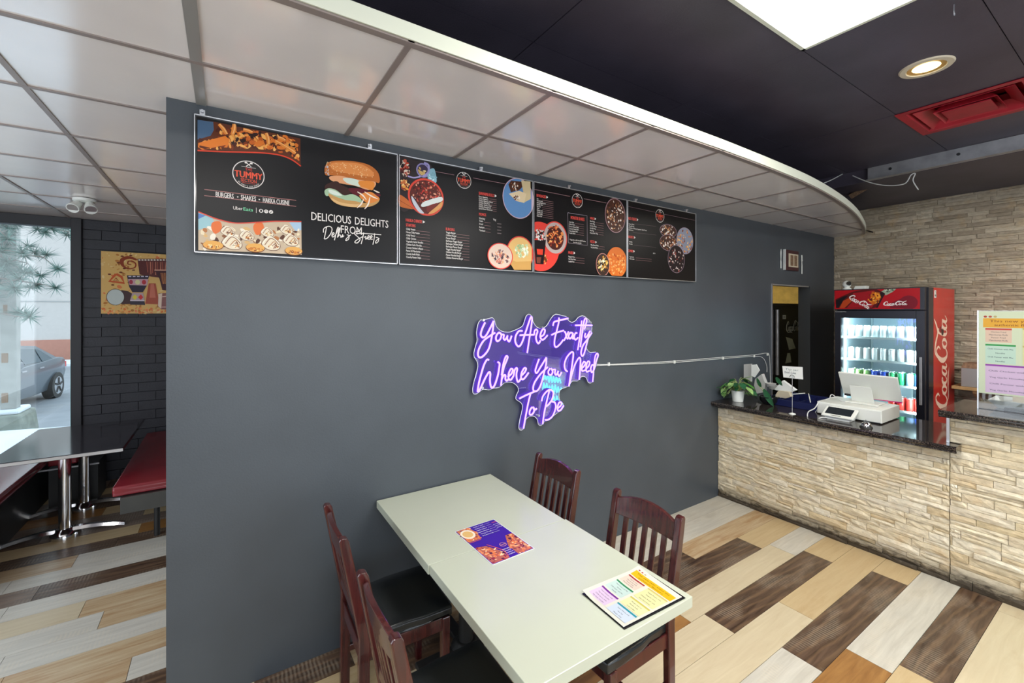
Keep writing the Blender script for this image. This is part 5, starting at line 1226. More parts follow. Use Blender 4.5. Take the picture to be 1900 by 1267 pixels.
# the heading runs along the far long side: rotate the layout a quarter turn
a2 = Art((0, 0, 0), (1, 0, 0), (0, 1, 0), base=0)
def grid_rect(x0, y0, x1, y1, col):
    n = max(4, int(max(x1-x0, y1-y0)/.007)); a2.up(); pts = [(x0+(x1-x0)*i/n, y0+(y1-y0)*j/n) for j in range(n+1) for i in range(n+1)]
    a2.raw(pts, [(j*(n+1)+i, j*(n+1)+i+1, (j+1)*(n+1)+i+1, (j+1)*(n+1)+i) for j in range(n) for i in range(n)], col)
a2.rect = grid_rect; a2.g = .70
a2.up = lambda d=0: setattr(a2, 'z', a2.z+1.5e-5)
flyer_art(a2, H1, W1)
def onpaper(p):
    # layout x runs along -V (from wall to camera) and y along +U
    s, t = p.y/W1, 1-p.x/H1
    s_, t_ = min(max(s, 0), 1), min(max(t, 0), 1)
    return A_+U*(s*W1)+V*(t*H1)+Vector((0, 0, lift(s_, t_)+.0010+p.z))
a2.v = [onpaper(p) for p in a2.v]
a2.build('printed_artwork', ft)

# ============================================================ REAR SEATING
dt = thing('booth_table', 'dark glossy rectangular table beside the window on two chrome pedestals', 'table', (-1.02, 5.0, 0))
obj('tabletop', MB().box(-1.372, -.652, 4.43, 5.52, .712, .742), 'darktable', dt, bev=.003)
obj('edge_band', MB().box(-1.374, -.650, 4.426, 4.432, .716, .738), 'silver', dt)
for py in (4.85, 5.42):
    px_ = -1.06
    ped = obj('pedestal', MB().cyl((px_, py, .03), (px_, py, .712), .038, n=24), 'chrome', dt, smooth=True)
    obj('hub', MB().lathe([(.0, .07), (.045, .068), (.062, .05), (.085, .035), (.09, .02), (.09, 0)], (px_, py, 0), 24), 'chrome', ped, smooth=True)
    for sx in (-1, 1):
        vs = []; n = 8
        for i in range(n+1):
            s_ = i/n; x = px_+sx*(.05+.31*s_); z = .045*(1-s_**2)+.012; wd = .036*(1-.45*s_); yy = py-.05*s_*sx*0
            vs += [(x, py-wd, z-.010), (x, py-wd*.6, z+.012), (x, py+wd*.6, z+.012), (x, py+wd, z-.010)]
        fs = [(i*4+j, i*4+(j+1) % 4, i*4+4+(j+1) % 4, i*4+4+j) for i in range(n) for j in range(4)]+[(0, 1, 2, 3), tuple(n*4+j for j in range(4))]
        ft_ = obj('foot', MB().add(vs, fs), 'chrome', ped, smooth=True)
        obj('glide', MB().cyl((px_+sx*.35, py, 0), (px_+sx*.35, py, .012), .014, n=10), 'iron', ped)
    obj('top_bracket', MB().box(px_-.16, px_+.16, py-.02, py+.02, .70, .712), 'iron', dt)
def cushion(x0, x1, y0, y1, z0, z1, name, m, parent, r=.03):
    bm = bmesh.new(); bmesh.ops.create_cube(bm, size=1); bmesh.ops.subdivide_edges(bm, edges=bm.edges[:], cuts=4, use_grid_fill=True)
    og = ORG[parent.name]
    for v in bm.verts:
        x, y, z = v.co; e_ = max(abs(x), abs(y))*2
        v.co = Vector(((x0+x1)/2+x*(x1-x0), (y0+y1)/2+y*(y1-y0), (z0+z1)/2+z*(z1-z0)+(.012*(1-e_**3) if z > 0 else 0)))-og
    me = bpy.data.meshes.new(name); bm.to_mesh(me); bm.free()
    for p in me.polygons: p.use_smooth = True
    o = link(name, me, m, parent); b = o.modifiers.new('b', 'BEVEL'); b.width = r; b.segments = 3; b.limit_method = 'ANGLE'; b.angle_limit = .8
    return o
br = thing('booth_bench', 'dark red vinyl bench with a grey end board, right of the booth table', 'bench', (-.4, 5.0, 0))
cushion(-.70, -.18, 4.34, 6.10, .40, .475, 'seat', 'vinylred', br)
obj('end_board', MB().box(-.645, -.12, 4.285, 4.305, .285, .405), 'benchboard', br)
obj('seat_frame', MB().box(-.64, -.14, 4.305, 6.08, .37, .40), 'iron', br)
for yy in (4.48, 5.95):
    for xx in (-.452, -.2): obj('leg', MB().cyl((xx, yy, 0), (xx, yy, .37), .020, n=14), 'iron', br, smooth=True)
cushion(-.17, -.08, 4.34, 6.10, .47, .95, 'backrest', 'vinylred', br)
bl_ = thing('booth_bench', 'dark red vinyl bench left of the booth table, under the window', 'bench', (-1.6, 5.0, 0))
cushion(-1.86, -1.335, 3.95, 5.95, .40, .475, 'seat', 'vinylred', bl_)
cushion(-1.33, -1.13, 5.56, 5.95, .385, .47, 'corner_pad', 'vinylred', bl_)
obj('plinth', MB().box(-1.84, -1.40, 4.0, 5.93, 0, .40), 'iron', bl_)
obj('trim_strip', MB().box(-1.40, -.98, 5.53, 5.545, .36, .372), 'silver', bl_)
obj('corner_support', MB().box(-1.33, -1.0, 5.60, 5.93, 0, .36), 'iron', bl_)

# ============================================================ COUNTER
CX = 3.976; CTX = 3.865; CTZ = .925; RZ = 1.146; RY = .832
lc = thing('service_counter', 'low service counter faced in cream split stone with a dark granite top', 'counter', (4.2, 1.6, 0))
obj('body', MB().box(4.03, 4.52, RY-.03, WY-.004, 0, .875), 'mortar', lc)
rs2 = random.Random(31)
st = stones(CX-.004, RY-.0, WY-.003, 0.0, .878, lc, 'stone', rs2, .030, .056, .10, .30)
place_stones(st[:300], lc, 'stone', Vector((4.2, 1.6, 0)), rs2)
# ogee-edged top: profile swept in Y
def top_slab(x0, x1, y0, y1, z, parent, name='countertop'):
    t = .046; pr = [(x0+.020, z-t), (x0+.012, z-t+.006), (x0+.012, z-t+.016), (x0+.004, z-t+.020), (x0, z-t+.028), (x0, z-.010), (x0+.005, z-.003), (x0+.012, z), (x1, z), (x1, z-t)]
    mb = MB(); n = len(pr)
    tr = MG.tessellate_polygon([[Vector((x, 0, q)) for x, q in pr]])
    vs = [(x, y0, q) for x, q in pr]+[(x, y1, q) for x, q in pr]
    return obj(name, mb.add(vs, [tuple(t_) for t_ in tr]+[tuple(i+n for i in reversed(t_)) for t_ in tr]+[(i, (i+1) % n, n+(i+1) % n, n+i) for i in range(n)]), 'granite', parent)
top_slab(CTX, 4.62, RY-.055, WY-.002, CTZ, lc)
rc_ = thing('raised_counter', 'taller end of the counter faced in cream split stone, below the flyer stand', 'counter', (4.2, .3, 0))
obj('body', MB().box(4.03, 4.45, -.9, RY-.035, 0, 1.095), 'mortar', rc_)
st = stones(CX-.004, -.5, RY-.002, 0.0, 1.10, rc_, 'stone', rs2, .034, .060, .14, .34)
place_stones(st[:300], rc_, 'stone', Vector((4.2, .3, 0)), rs2)
obj('end_panel', MB().box(3.99, 4.45, RY-.002, RY+.004, CTZ+.001, 1.10), 'greybox', rc_)
obj('corner_trim', MB().box(3.962, 3.992, RY-.004, RY+.010, CTZ+.001, 1.10), 'silver', rc_)
top_slab(CTX, 4.50, -.9, RY+.03, RZ, rc_)

# potted pothos
def leafmesh(base, dirv, L_, W_, droop, rnd, up=Vector((0, 0, 1))):
    d = Vector(dirv).normalized(); side = d.cross(up)
    side = side.normalized() if side.length > .05 else Vector((1, 0, 0)); mb = MB(); n = 6; vs = []
    for i in range(n+1):
        t = i/n; c = Vector(base)+d*(L_*t)-Vector((0, 0, droop*t*t)); wd = W_*math.sin(PI*min(1, t*.92+.08))**.8*(1-.15*t)
        nrm = side.cross(d); vs += [c+side*wd+nrm*wd*.25, c, c-side*wd+nrm*wd*.25]
    fs = []
    for i in range(n): fs += [(i*3, i*3+1, i*3+4, i*3+3), (i*3+1, i*3+2, i*3+5, i*3+4)]
    mb.add(vs, fs); return mb
pc = Vector((4.085, 2.31, CTZ))
pt = thing('potted_plant', 'trailing pothos plant in a small white pot on the counter end', 'plant', pc)
obj('pot', MB().lathe([(0, 0), (.046, 0), (.058, .105), (.054, .105), (.044, .02), (0, .02)], pc, 28), 'white', pt, smooth=True, bev=.002)
obj('soil', MB().lathe([(0, .092), (.0535, .09)], pc, 20), 'soil', pt)
rl = random.Random(14); stm = MB()
view = Vector((-.86, -.5, 0))
for i in range(58):
    an = rl.random()*2*PI; el_ = rl.choice([.15, .45, .8, 1.15]); L0 = .06+.10*rl.random()
    hd = Vector((math.cos(an), math.sin(an), 0))
    top_ = pc+Vector((0, 0, .105))+hd*(L0*math.cos(el_))+Vector((0, 0, L0*math.sin(el_)*.9))
    low = i % 4 == 0
    if low: top_ = pc+Vector((0, 0, .085-.04*rl.random()))+hd*(.085+.03*rl.random())
    if low and hd.dot(view) > .55: continue
    top_.y = min(top_.y, WY-.04)
    stm.tube(smoothpts([pc+Vector((0, 0, .09)), (pc+top_)/2+Vector((0, 0, .095)), top_], 3), .0022, 5)
    dv = hd+Vector((0, 0, (.45 if i % 5 == 0 else -.45))); L_ = .055+.035*rl.random(); dr_ = .012+.02*rl.random()
    if hd.dot(view) > .5 and top_.z < pc.z+.12: dv.z = .3
    if top_.y+dv.y*L_ > WY-.02: dv.y = -abs(dv.y)*.2
    if top_.z+dv.normalized().z*L_-dr_ < CTZ+.006: dv.z = .05; dr_ = .004
    obj('leaf', leafmesh(top_, dv, L_, .021+.011*rl.random(), dr_, rl), ['leaf', 'leafdark', 'leaf', 'leaflight'][i % 4], pt, smooth=True)
obj('stems', stm, 'stem', pt, smooth=True)
# second, darker plant with a long leaf in a black bowl
p2 = wZ(1432, 752, CTZ)+Vector((.05, .05, 0))
dp = thing('potted_plant', 'black bowl with one long dark drooping leaf, beside the pothos', 'plant', p2)
obj('bowl', MB().lathe([(0, 0), (.05, 0), (.075, .03), (.082, .07), (.077, .07), (.068, .03), (0, .02)], p2, 28), 'blackgloss', dp, smooth=True)
b0 = wX(1417, 722, 4.22); 
for q0, q1, W_ in (((1417, 722), (1436, 755), .028), ((1412, 718), (1404, 700), .018), ((1440, 700), (1452, 716), .02)):
    s0 = wX(*q0, 4.17); s1 = wX(*q1, 4.13); obj('leaf', leafmesh(s0, s1-s0, (s1-s0).length, W_, .0, rl, Vector((-1, 0, .2))), 'leafdark', dp, smooth=True)
obj('stems', MB().tube(smoothpts([p2+Vector((0, 0, .05)), wX(1405, 712, 4.2), wX(1417, 722, 4.17)], 4), .0025, 6), 'stem', dp)
# things behind the plants: card holder, paper bags, tags
def flatcard(name, label, cat, pts, x, th, m, group=None):
    P_ = [wX(u, v, x) for u, v in pts]; return tag(obj(name, MB().extrude(P_, (0, 0, 0), (th, 0, 0)), m, org=P_[0]), label, cat, group)
flatcard('card_holder', 'grey-white leaning card holder against the wall behind the pothos', 'card holder', [(1380, 676), (1393, 675), (1393, 708), (1380, 708)], 4.36, .03, 'greypaper')
flatcard('folded_card', 'pale folded card beside the card holder, pointing right', 'card', [(1394, 677), (1403, 676), (1409, 687), (1400, 700), (1394, 697)], 4.34, .012, 'whitepaper')
flatcard('paper_bag', 'crumpled pale paper bag standing between the two plants', 'bag', [(1401, 703), (1413, 694), (1420, 712), (1418, 728), (1404, 730), (1399, 715)], 4.40, .05, 'greypaper')
flatcard('paper_tray', 'white triangular folded paper tray leaning behind the black bowl', 'paper tray', [(1437, 722), (1452, 706), (1476, 724), (1470, 727), (1440, 724)], 4.30, .04, 'whitepaper')
flatcard('paper_napkins', 'cream stack of napkins below the triangular tray', 'napkins', [(1439, 732), (1444, 725), (1463, 727), (1467, 736), (1458, 739), (1439, 736)], 4.27, .05, 'cream')
sp_ = wX(1425, 712, 4.40)
tag(obj('sanitiser_bottle', MB().lathe([(0, 0), (.018, 0), (.018, .055), (.007, .065), (.007, .085), (0, .085)], (4.36, sp_.y, CTZ), 16).box(4.34, 4.365, sp_.y-.004, sp_.y+.004, CTZ+.085, CTZ+.093), 'white', smooth=False, org=(4.36, sp_.y, CTZ)), 'small white pump bottle standing behind the paper bag', 'bottle')
for i, (u, v) in enumerate(((1429, 714), (1434, 718))):
    q = wX(u, v, 4.42); mb = MB().lathe([(0, .0), (.035, 0), (.048, .035), (.044, .035), (.03, .006), (0, .006)], (4.43, q.y, q.z-.02), 20)
    tag(obj('paper_bowl', mb, 'greypaper', smooth=True, org=(4.43, q.y, q.z-.02)), ['grey paper bowl nested in the stack beside the bag', 'lower grey paper bowl in front of its twin'][i], 'bowl')
# blue trays
tr_ = thing('cutlery_tray', 'navy blue plastic tray with dividers on the back of the counter', 'tray', (4.42, 1.86, CTZ))
tx0, tx1, ty0, ty1 = 4.22, 4.60, 1.69, 2.13
obj('shell', MB().box(tx0, tx1, ty0, ty1, CTZ, CTZ+.006).box(tx0, tx0+.008, ty0, ty1, CTZ, CTZ+.06).box(tx1-.008, tx1, ty0, ty1, CTZ, CTZ+.075).box(tx0, tx1, ty0, ty0+.008, CTZ, CTZ+.06).box(tx0, tx1, ty1-.008, ty1, CTZ, CTZ+.06), 'bluebin', tr_, bev=.003)
obj('divider', MB().box(tx0+.01, tx1-.01, 1.85, 1.856, CTZ, CTZ+.055).box(tx0+.01, tx1-.01, 1.99, 1.996, CTZ, CTZ+.055), 'bluebin', tr_)
for i, (y0_, y1_) in enumerate(((1.78, 1.90), (2.03, 1.93))):
    tag(obj('plastic_fork', MB().tube([(4.30, y0_, CTZ+.06), (4.42, (y0_+y1_)/2, CTZ+.085), (4.55, y1_, CTZ+.09)], .004, 6), 'white', org=(4.3, y0_, CTZ+.06)), ['white plastic cutlery piece poking out of the tray, cash drawer side', 'white plastic cutlery piece poking out of the tray, plant side'][i], 'cutlery')
# small card sign on a stem
sb = wZ(1470, 768, CTZ)
cs_ = thing('card_sign', 'small white handwritten card on a thin stem stand on the counter', 'sign', sb)
obj('base', MB().lathe([(0, .012), (.008, .01), (.024, .004), (.026, 0)], sb, 20), 'white', cs_, smooth=True)
cp = [wX(u, v, sb.x) for u, v in ((1451.5, 679), (1489, 681), (1490, 704), (1453.5, 700))]
zt_ = wX(1471, 700, sb.x).z
obj('stem', MB().cyl((sb.x, sb.y, CTZ+.005), (sb.x, sb.y, zt_+.012), .0026, n=8), 'silver', cs_)
obj('card', MB().extrude(cp, (0, 0, 0), (.002, 0, 0)), 'whitepaper', cs_)
obj('clip', MB().tube(smoothpts([(sb.x-.003, sb.y+.018, zt_), (sb.x-.003, sb.y+.01, zt_+.018), (sb.x-.003, sb.y-.01, zt_+.018), (sb.x-.003, sb.y-.018, zt_)], 4), .002, 6), 'iron', cs_)
a = Art((sb.x-.0006, 0, 0), (0, -1, 0), (0, 0, 1), ('X', sb.x), base=.0002)
a.ptext("Don't Lean", 1456, 692, 1477, 4, '#2a3a4a', bold=.01); a.ptext('Tip jar', 1457, 686, 1482, 3.4, '#7a8a8a')
a.build('printed_lettering', cs_)

# cash drawer, customer display, till monitor, bell
dx0, dx1, dy0, dy1, dz0, dz1 = 4.16, 4.54, 1.238, 1.672, CTZ+.008, CTZ+.105
cdw = thing('cash_drawer', 'wide white cash drawer under the till monitor', 'cash drawer', (4.35, 1.45, CTZ))
obj('housing', MB().box(dx0, dx1, dy0, dy1, dz0, dz1), 'white', cdw, bev=.002)
obj('drawer_front', MB().box(dx0-.006, dx0, dy0+.006, dy1-.006, dz0+.004, dz1-.008), 'white', cdw, bev=.001)
obj('feet', MB().box(dx0+.02, dx1-.02, dy0+.02, dy1-.02, CTZ, CTZ+.008), 'iron', cdw)
cu_ = thing('customer_display', 'white tilted payment display with a dark screen in front of the drawer', 'payment terminal', (4.09, 1.48, CTZ))
def tilt(p0, p1, y0, y1, th, name, m, parent, bev=0):   # slab from low edge p0(x,z) to high edge p1(x,z)
    d = Vector((p1[0]-p0[0], 0, p1[1]-p0[1])).normalized(); n_ = Vector((d.z, 0, -d.x))*th
    b4 = [(p0[0], y0, p0[1]), (p1[0], y0, p1[1]), (p1[0], y1, p1[1]), (p0[0], y1, p0[1])]
    return obj(name, MB().hexa(b4, [tuple(Vector(q)+n_) for q in b4]), m, parent, bev=bev)
f0, f1 = (4.015, CTZ+.030), (4.125, CTZ+.088)
tilt(f0, f1, 1.372, 1.588, .014, 'frame', 'white', cu_, .004)
dd = Vector((f1[0]-f0[0], 0, f1[1]-f0[1])); nn = Vector((-dd.z, 0, dd.x)).normalized()*.0008
s0 = (f0[0]+dd.x*.22+nn.x, f0[1]+dd.z*.22+nn.z); s1 = (f0[0]+dd.x*.92+nn.x, f0[1]+dd.z*.92+nn.z)
tilt(s0, s1, 1.395, 1.570, .0006, 'screen', 'screen', cu_)
s0 = (f0[0]+dd.x*.07+nn.x, f0[1]+dd.z*.07+nn.z); s1 = (f0[0]+dd.x*.12+nn.x, f0[1]+dd.z*.12+nn.z); tilt(s0, s1, 1.455, 1.525, .0006, 'card_slot', 'iron', cu_)
obj('base', MB().hexa([(4.03, 1.40, CTZ), (4.14, 1.40, CTZ), (4.14, 1.56, CTZ), (4.03, 1.56, CTZ)], [(4.035, 1.385, CTZ+.03), (4.14, 1.385, CTZ+.075), (4.14, 1.575, CTZ+.075), (4.035, 1.575, CTZ+.03)]), 'white', cu_, bev=.003)
mo = thing('till_monitor', 'white till monitor seen from behind on the cash drawer', 'monitor', (4.40, 1.42, dz1))
bk = [(4.46, 1.208, 1.052), (4.46, 1.560, 1.052), (4.33, 1.605, 1.262), (4.33, 1.228, 1.262)]
bk = [(4.45, 1.195, 1.060), (4.45, 1.585, 1.060), (4.33, 1.585, 1.268), (4.33, 1.195, 1.268)]
nv = (Vector(bk[1])-Vector(bk[0])).cross(Vector(bk[2])-Vector(bk[1])).normalized()
if nv.x < 0: nv = -nv
obj('screen_back', MB().hexa(bk, [tuple(Vector(p)+nv*.016) for p in bk]), 'white', mo, bev=.004)
obj('edge_reflection', MB().hexa([tuple(Vector(bk[0])+Vector((-.002, .003, 0))), (4.449, 1.44, 1.061), (4.437, 1.44, 1.082), (4.437, 1.198, 1.088)], [(4.456, 1.198, 1.06), (4.456, 1.44, 1.06), (4.444, 1.44, 1.08), (4.444, 1.198, 1.086)]), 'magenta', mo)  # magenta piece stands in for a reflection along the bottom edge
obj('port_panel', MB().box(4.436, 4.444, 1.50, 1.575, 1.064, 1.083), 'iron', mo)
obj('stand_plate', MB().hexa([(4.36, 1.345, dz1+.012), (4.366, 1.345, dz1+.012), (4.366, 1.50, dz1+.012), (4.36, 1.50, dz1+.012)], [(4.30, 1.35, dz1+.145), (4.306, 1.35, dz1+.145), (4.306, 1.495, dz1+.145), (4.30, 1.495, dz1+.145)]), 'white', mo, bev=.012, seg=3)
obj('stand_arm', MB().hexa([(4.345, 1.38, dz1+.05), (4.345, 1.46, dz1+.05), (4.325, 1.46, dz1+.10), (4.325, 1.38, dz1+.10)], [(4.42, 1.38, dz1+.08), (4.42, 1.46, dz1+.08), (4.39, 1.46, dz1+.13), (4.39, 1.38, dz1+.13)]), 'white', mo)
obj('base_plate', MB().box(4.30, 4.50, 1.31, 1.53, dz1, dz1+.012), 'white', mo, bev=.01, seg=3)
bc = wZ(1607, 791, CTZ); bc = Vector((3.965, bc.y-.03, CTZ)); bc = wZ(1607, 793, CTZ)
bell = thing('service_bell', 'round steel call bell on the counter in front of the cash drawer', 'bell', bc)
obj('base', MB().lathe([(0, .012), (.034, .012), (.040, .004), (.040, 0), (0, 0)], bc, 28), 'iron', bell, smooth=True)
obj('dome', MB().lathe([(.0, .042), (.012, .041), (.024, .034), (.032, .022), (.035, .013)], bc, 28), 'chrome', bell, smooth=True)
obj('plunger', MB().cyl(bc+Vector((0, 0, .041)), bc+Vector((0, 0, .052)), .003, n=10).lathe([(0, .058), (.005, .056), (.005, .051), (0, .050)], bc, 12), 'chrome', bell)
cable('charging_cable', 'white charging cable looping off the counter edge beside the payment display', [(4.16, 1.66, dz1+.0), wX(1512, 757, 4.10), wX(1500, 764, 4.02), wX(1499, 774, 3.98), wX(1510, 780, 3.96), (4.0, 1.58, CTZ+.006), (4.03, 1.55, CTZ+.008)], .004)
cable('monitor_cable', 'white cable arching over the cash drawer behind the monitor stand', [wX(1537, 752, 4.3), wX(1540, 737, 4.33), wX(1544, 732, 4.34), wX(1556, 740, 4.33), wX(1575, 748, 4.30), wX(1600, 755, 4.26), wX(1622, 756, 4.24), (4.30, 1.30, dz1+.006)], .0038)
cable('thin_cable', 'thin second white cable lying across the tray side of the drawer', [wX(1513, 765, 4.2), wX(1524, 748, 4.25), wX(1536, 740, 4.3), wX(1550, 737, 4.33), wX(1562, 744, 4.32)], .003)

# ---- raised counter items
ST = 4.15
stn = thing('flyer_stand', 'tall clear acrylic stand holding a pastel flyer on the raised counter', 'sign stand', (ST, .52, RZ))
obj('acrylic_sheet', MB().box(ST-.003, ST, .31, .732, RZ+.004, 1.79), 'acrylic', stn)
obj('acrylic_foot', MB().box(ST-.003, ST+.09, .31, .732, RZ, RZ+.004), 'acrylic', stn)
obj('acrylic_edge', MB().box(ST-.004, ST+.004, .728, .734, RZ, 1.79), 'silver', stn)
obj('paper', MB().box(ST+.0008, ST+.0018, .312, .727, 1.25, 1.785), 'whitepaper', stn)
a = Art((ST-.0032, .727, 1.25), (0, -1, 0), (0, 0, 1), base=.0001); a.g = .60
W_, H_ = .415, .535; R_ = lambda x0, y0, x1, y1, c: a.rect(x0, y0, x1, y1, c)
R_(0, 0, W_, H_, '#e2efcf')
for i, c in enumerate(('#b84838', '#c85848', '#c8b880')): a.ell(.030+.022*i, H_-.035, .008, .007, c, 14)
R_(.02, H_-.105, W_-.01, H_-.045, '#f4b83a'); a.text('This new year, enjoy the', .05, H_-.070, .015, '#8a4a18', width=.33, bold=.008); a.text('authentic flavours of Delhi', .07, H_-.095, .015, '#8a4a18', width=.30, bold=.008)
for x0, y0, x1, y1, hc, bc_, tx in ((.03, .335, .145, .415, '#d8504a', '#f0d2bc', ['Chicken Fried', 'Manchurian Rolls', 'Paneer Fried', 'Manchurian Rolls']), (.03, .20, .162, .312, '#3aa858', '#cfeedd', ['Chilli Chicken with Mix', 'Noodles', 'Chilli Paneer with Mix', 'Noodles']),
                                  (.03, .01, .215, .182, '#a048b8', '#e8cdee', ['Chilli Chicken with', 'Veg Garlic Noodles', 'Chilli Paneer with', 'Veg Garlic Noodles']), (.19, .32, .39, .42, '#d8c878', '#f0eeb4', ['Veggie Burger with', 'Regular Fries', 'Cold Coffee']), (.19, .20, .39, .31, '#d8c878', '#f0eeb4', ['Mango Lassi', 'Masala Soda']), (.235, .02, .39, .18, '#3a9ab0', '#d0e4f0', ['Steam Momos', 'Masala Chai'])):
    R_(x0, y0, x1, y1, bc_); R_(x0, y1, x1, y1+.011, hc); s_ = (y1-y0-.008)/len(tx)
    for i, t_ in enumerate(tx): a.text(t_, (x0+x1)/2, y1-.004-s_*(i+.75), .0085, '#3a4a5c', width=(x1-x0)*.84*min(1, len(t_)/19), center=True, bold=.008)
a.build('printed_artwork', stn)
tp = thing('paper_food_tray', 'white pleated paper food tray behind the flyer stand', 'paper tray', (4.36, .50, RZ))
mb = MB(); q = [(4.27, .36), (4.27, .66), (4.45, .66), (4.45, .36)]; q2 = [(4.24, .32), (4.24, .70), (4.48, .70), (4.48, .32)]
for i in range(4):
    k_ = (i+1) % 4; mb.add([(*q[i], RZ+.002), (*q[k_], RZ+.002), (*q2[k_], RZ+.05), (*q2[i], RZ+.05), (*q[i], RZ+.006), (*q[k_], RZ+.006), (*q2[k_], RZ+.055), (*q2[i], RZ+.055)], [(0, 1, 2, 3), (7, 6, 5, 4), (3, 2, 6, 7)])
mb.box(4.27, 4.45, .36, .66, RZ+.001, RZ+.004); obj('tray', mb, 'whitepaper', tp)
obj('liner', MB().add([(4.26, .40, RZ+.03), (4.30, .60, RZ+.05), (4.44, .62, RZ+.075), (4.42, .42, RZ+.06), (4.35, .5, RZ+.085)], [(0, 1, 4), (1, 2, 4), (2, 3, 4), (3, 0, 4)]), 'cream', tp)
tag(obj('black_tongs', MB().tube(smoothpts([(4.20, .62, RZ+.012), (4.19, .50, RZ+.018), (4.21, .38, RZ+.012)], 5), .008, 8).tube(smoothpts([(4.20, .62, RZ+.012), (4.165, .50, RZ+.014), (4.17, .38, RZ+.010)], 5), .008, 8), 'iron', org=(4.2, .6, RZ)), 'black tongs lying on the raised counter behind the flyer', 'tongs')
sh = thing('back_shelf', 'rough pine shelf on brackets at the stone wall behind the counter', 'shelf', (6.35, 1.0, 1.03))
p0 = wX(1768, 733, 6.2)
obj('board', MB().box(6.15, 6.545, .3, 1.27, 1.00, 1.03), 'wood', sh, bev=.002)
obj('bracket', MB().hexa([(6.2, 1.10, .97), (6.2, 1.13, .97), (6.545, 1.13, .80), (6.545, 1.10, .80)], [(6.2, 1.10, 1.0), (6.2, 1.13, 1.0), (6.545, 1.13, .84), (6.545, 1.10, .84)]), 'wood', sh)
gb = [wX(u, 735, 6.2) for u in (1784, 1818)]
bxx = thing('steel_dispenser', 'grey steel box standing on the pine shelf beside the cooler', 'box', (6.3, (gb[0].y+gb[1].y)/2, 1.03))
obj('body', MB().box(6.18, 6.42, gb[1].y-.12, gb[0].y, 1.031, 1.215), 'greybox', bxx, bev=.003)
obj('lid', MB().hexa([(6.18, gb[1].y-.12, 1.216), (6.43, gb[1].y-.12, 1.216), (6.43, gb[0].y, 1.216), (6.18, gb[0].y, 1.216)], [(6.22, gb[1].y-.12, 1.262), (6.43, gb[1].y-.12, 1.262), (6.43, gb[0].y-.01, 1.262), (6.22, gb[0].y-.01, 1.262)]), 'rust', bxx)

# ============================================================ DRINKS COOLER
FX, FY0, FY1, FH, FB = 5.48, 1.300, 2.040, 2.012, 6.405
co = thing('drinks_cooler', 'tall red and black glass-door drinks cooler full of cans beside the stone wall', 'cooler', (5.9, 1.67, 0))
mb = MB().box(5.70, FB, FY0, FY0+.035, .05, FH).box(5.70, FB, FY1-.035, FY1, .05, FH)
obj('side_panel', MB().box(5.70, FB, FY0, FY0+.035, .05, FH), 'redside', co, bev=.003)
obj('side_panel', MB().box(5.70, FB, FY1-.035, FY1, .05, FH), 'redside', co, bev=.003)
obj('cabinet', MB().box(5.555, 5.70, FY0+.001, FY0+.035, .05, FH-.002).box(5.555, 5.70, FY1-.035, FY1-.001, .05, FH-.002).box(5.555, FB, FY0+.036, FY1-.036, 1.78, FH-.003).box(FB-.03, FB, FY0+.036, FY1-.036, .05, 1.78).box(5.555, FB, FY0+.036, FY1-.036, .05, .40)
    .box(5.52, FB, FY0+.02, FY1-.02, .0, .05), 'coolblack', co)
obj('liner', MB().box(5.57, FB-.031, FY0+.036, FY0+.046, .40, 1.78).box(5.57, FB-.031, FY1-.046, FY1-.036, .40, 1.78).box(FB-.045, FB-.031, FY0+.036, FY1-.036, .40, 1.78).box(5.57, FB-.031, FY0+.04, FY1-.04, 1.765, 1.779), 'coolinside', co)
# header sign
hd = obj('header_sign', MB().box(FX, 5.555, FY0+.012, FY1, 1.795, FH), 'coolblack', co, bev=.003)
a = Art((FX-.0005, 0, 0), (0, -1, 0), (0, 0, 1), ('X', FX), base=.0); a.frame(1540, 510, 9.747)
e0, e1 = -(FY1-.004), -(FY0+.045)
a.rect(e0, 1.806, e1, 2.003, '#b3121c')
a.poly([(100, 440), (250, 370), (420, 300), (620, 262), (840, 258), (940, 300), (960, 360), (900, 470), (830, 590), (760, 612), (150, 600), (100, 520)], '#5c1210')
a.poly([(110, 460), (260, 385), (340, 370), (240, 460), (150, 600), (110, 600)], '#170f14')
a.poly([(240, 470), (380, 400), (400, 470), (260, 600), (170, 600)], '#b8451c'); a.poly([(420, 330), (800, 280), (860, 430), (760, 590), (300, 600), (420, 470)], '#a01820')
a.poly([(760, 300), (900, 320), (930, 400), (840, 520), (760, 540), (720, 460)], '#c8641c'); a.poly([(800, 330), (890, 340), (920, 400), (850, 440)], '#f0a030')
a.blobs(*a.px(800, 430), .06, .07, ['#e8801c', '#8a2410', '#f4b848', '#5a140c'], 40, .010, rf)
a.poly([(930, 300), (990, 260), (1200, 250), (1130, 310), (1010, 370), (960, 340)], '#9aa890'); a.blobs(*a.px(1070, 280), .045, .022, ['#dfe8dc', '#788870', '#3a4a3c'], 22, .008, rf)
a.poly([(860, 600), (960, 410), (1000, 340), (940, 300), (900, 330), (930, 420), (830, 590)], '#241014')
c_ = a.px(1420, 500); rr_ = a.px(1590, 500)[0]-c_[0]; a.poly([(c_[0]+rr_*math.cos(2*PI*i/40), max(c_[1]+rr_*math.sin(2*PI*i/40), 1.806)) for i in range(40)], '#7c0f20', False); a.poly([(1080, 600), (1120, 500), (1300, 420), (1400, 608)], '#7c0f20')
q = a.px(965, 545); q2 = a.px(1410, 545); cocacola(a, q[0], q[1]-.006, q2[0]-q[0], '#f2ece8', sy=.72)
q = a.px(330, 345); q2 = a.px(700, 560); an = math.atan2(q2[1]-q[1], q2[0]-q[0]); cocacola(a, q[0]+.0, q[1]-.045, math.hypot(q2[0]-q[0], q2[1]-q[1]), '#f2ece8', rot=an, sy=.85)
a.build('printed_artwork', hd)
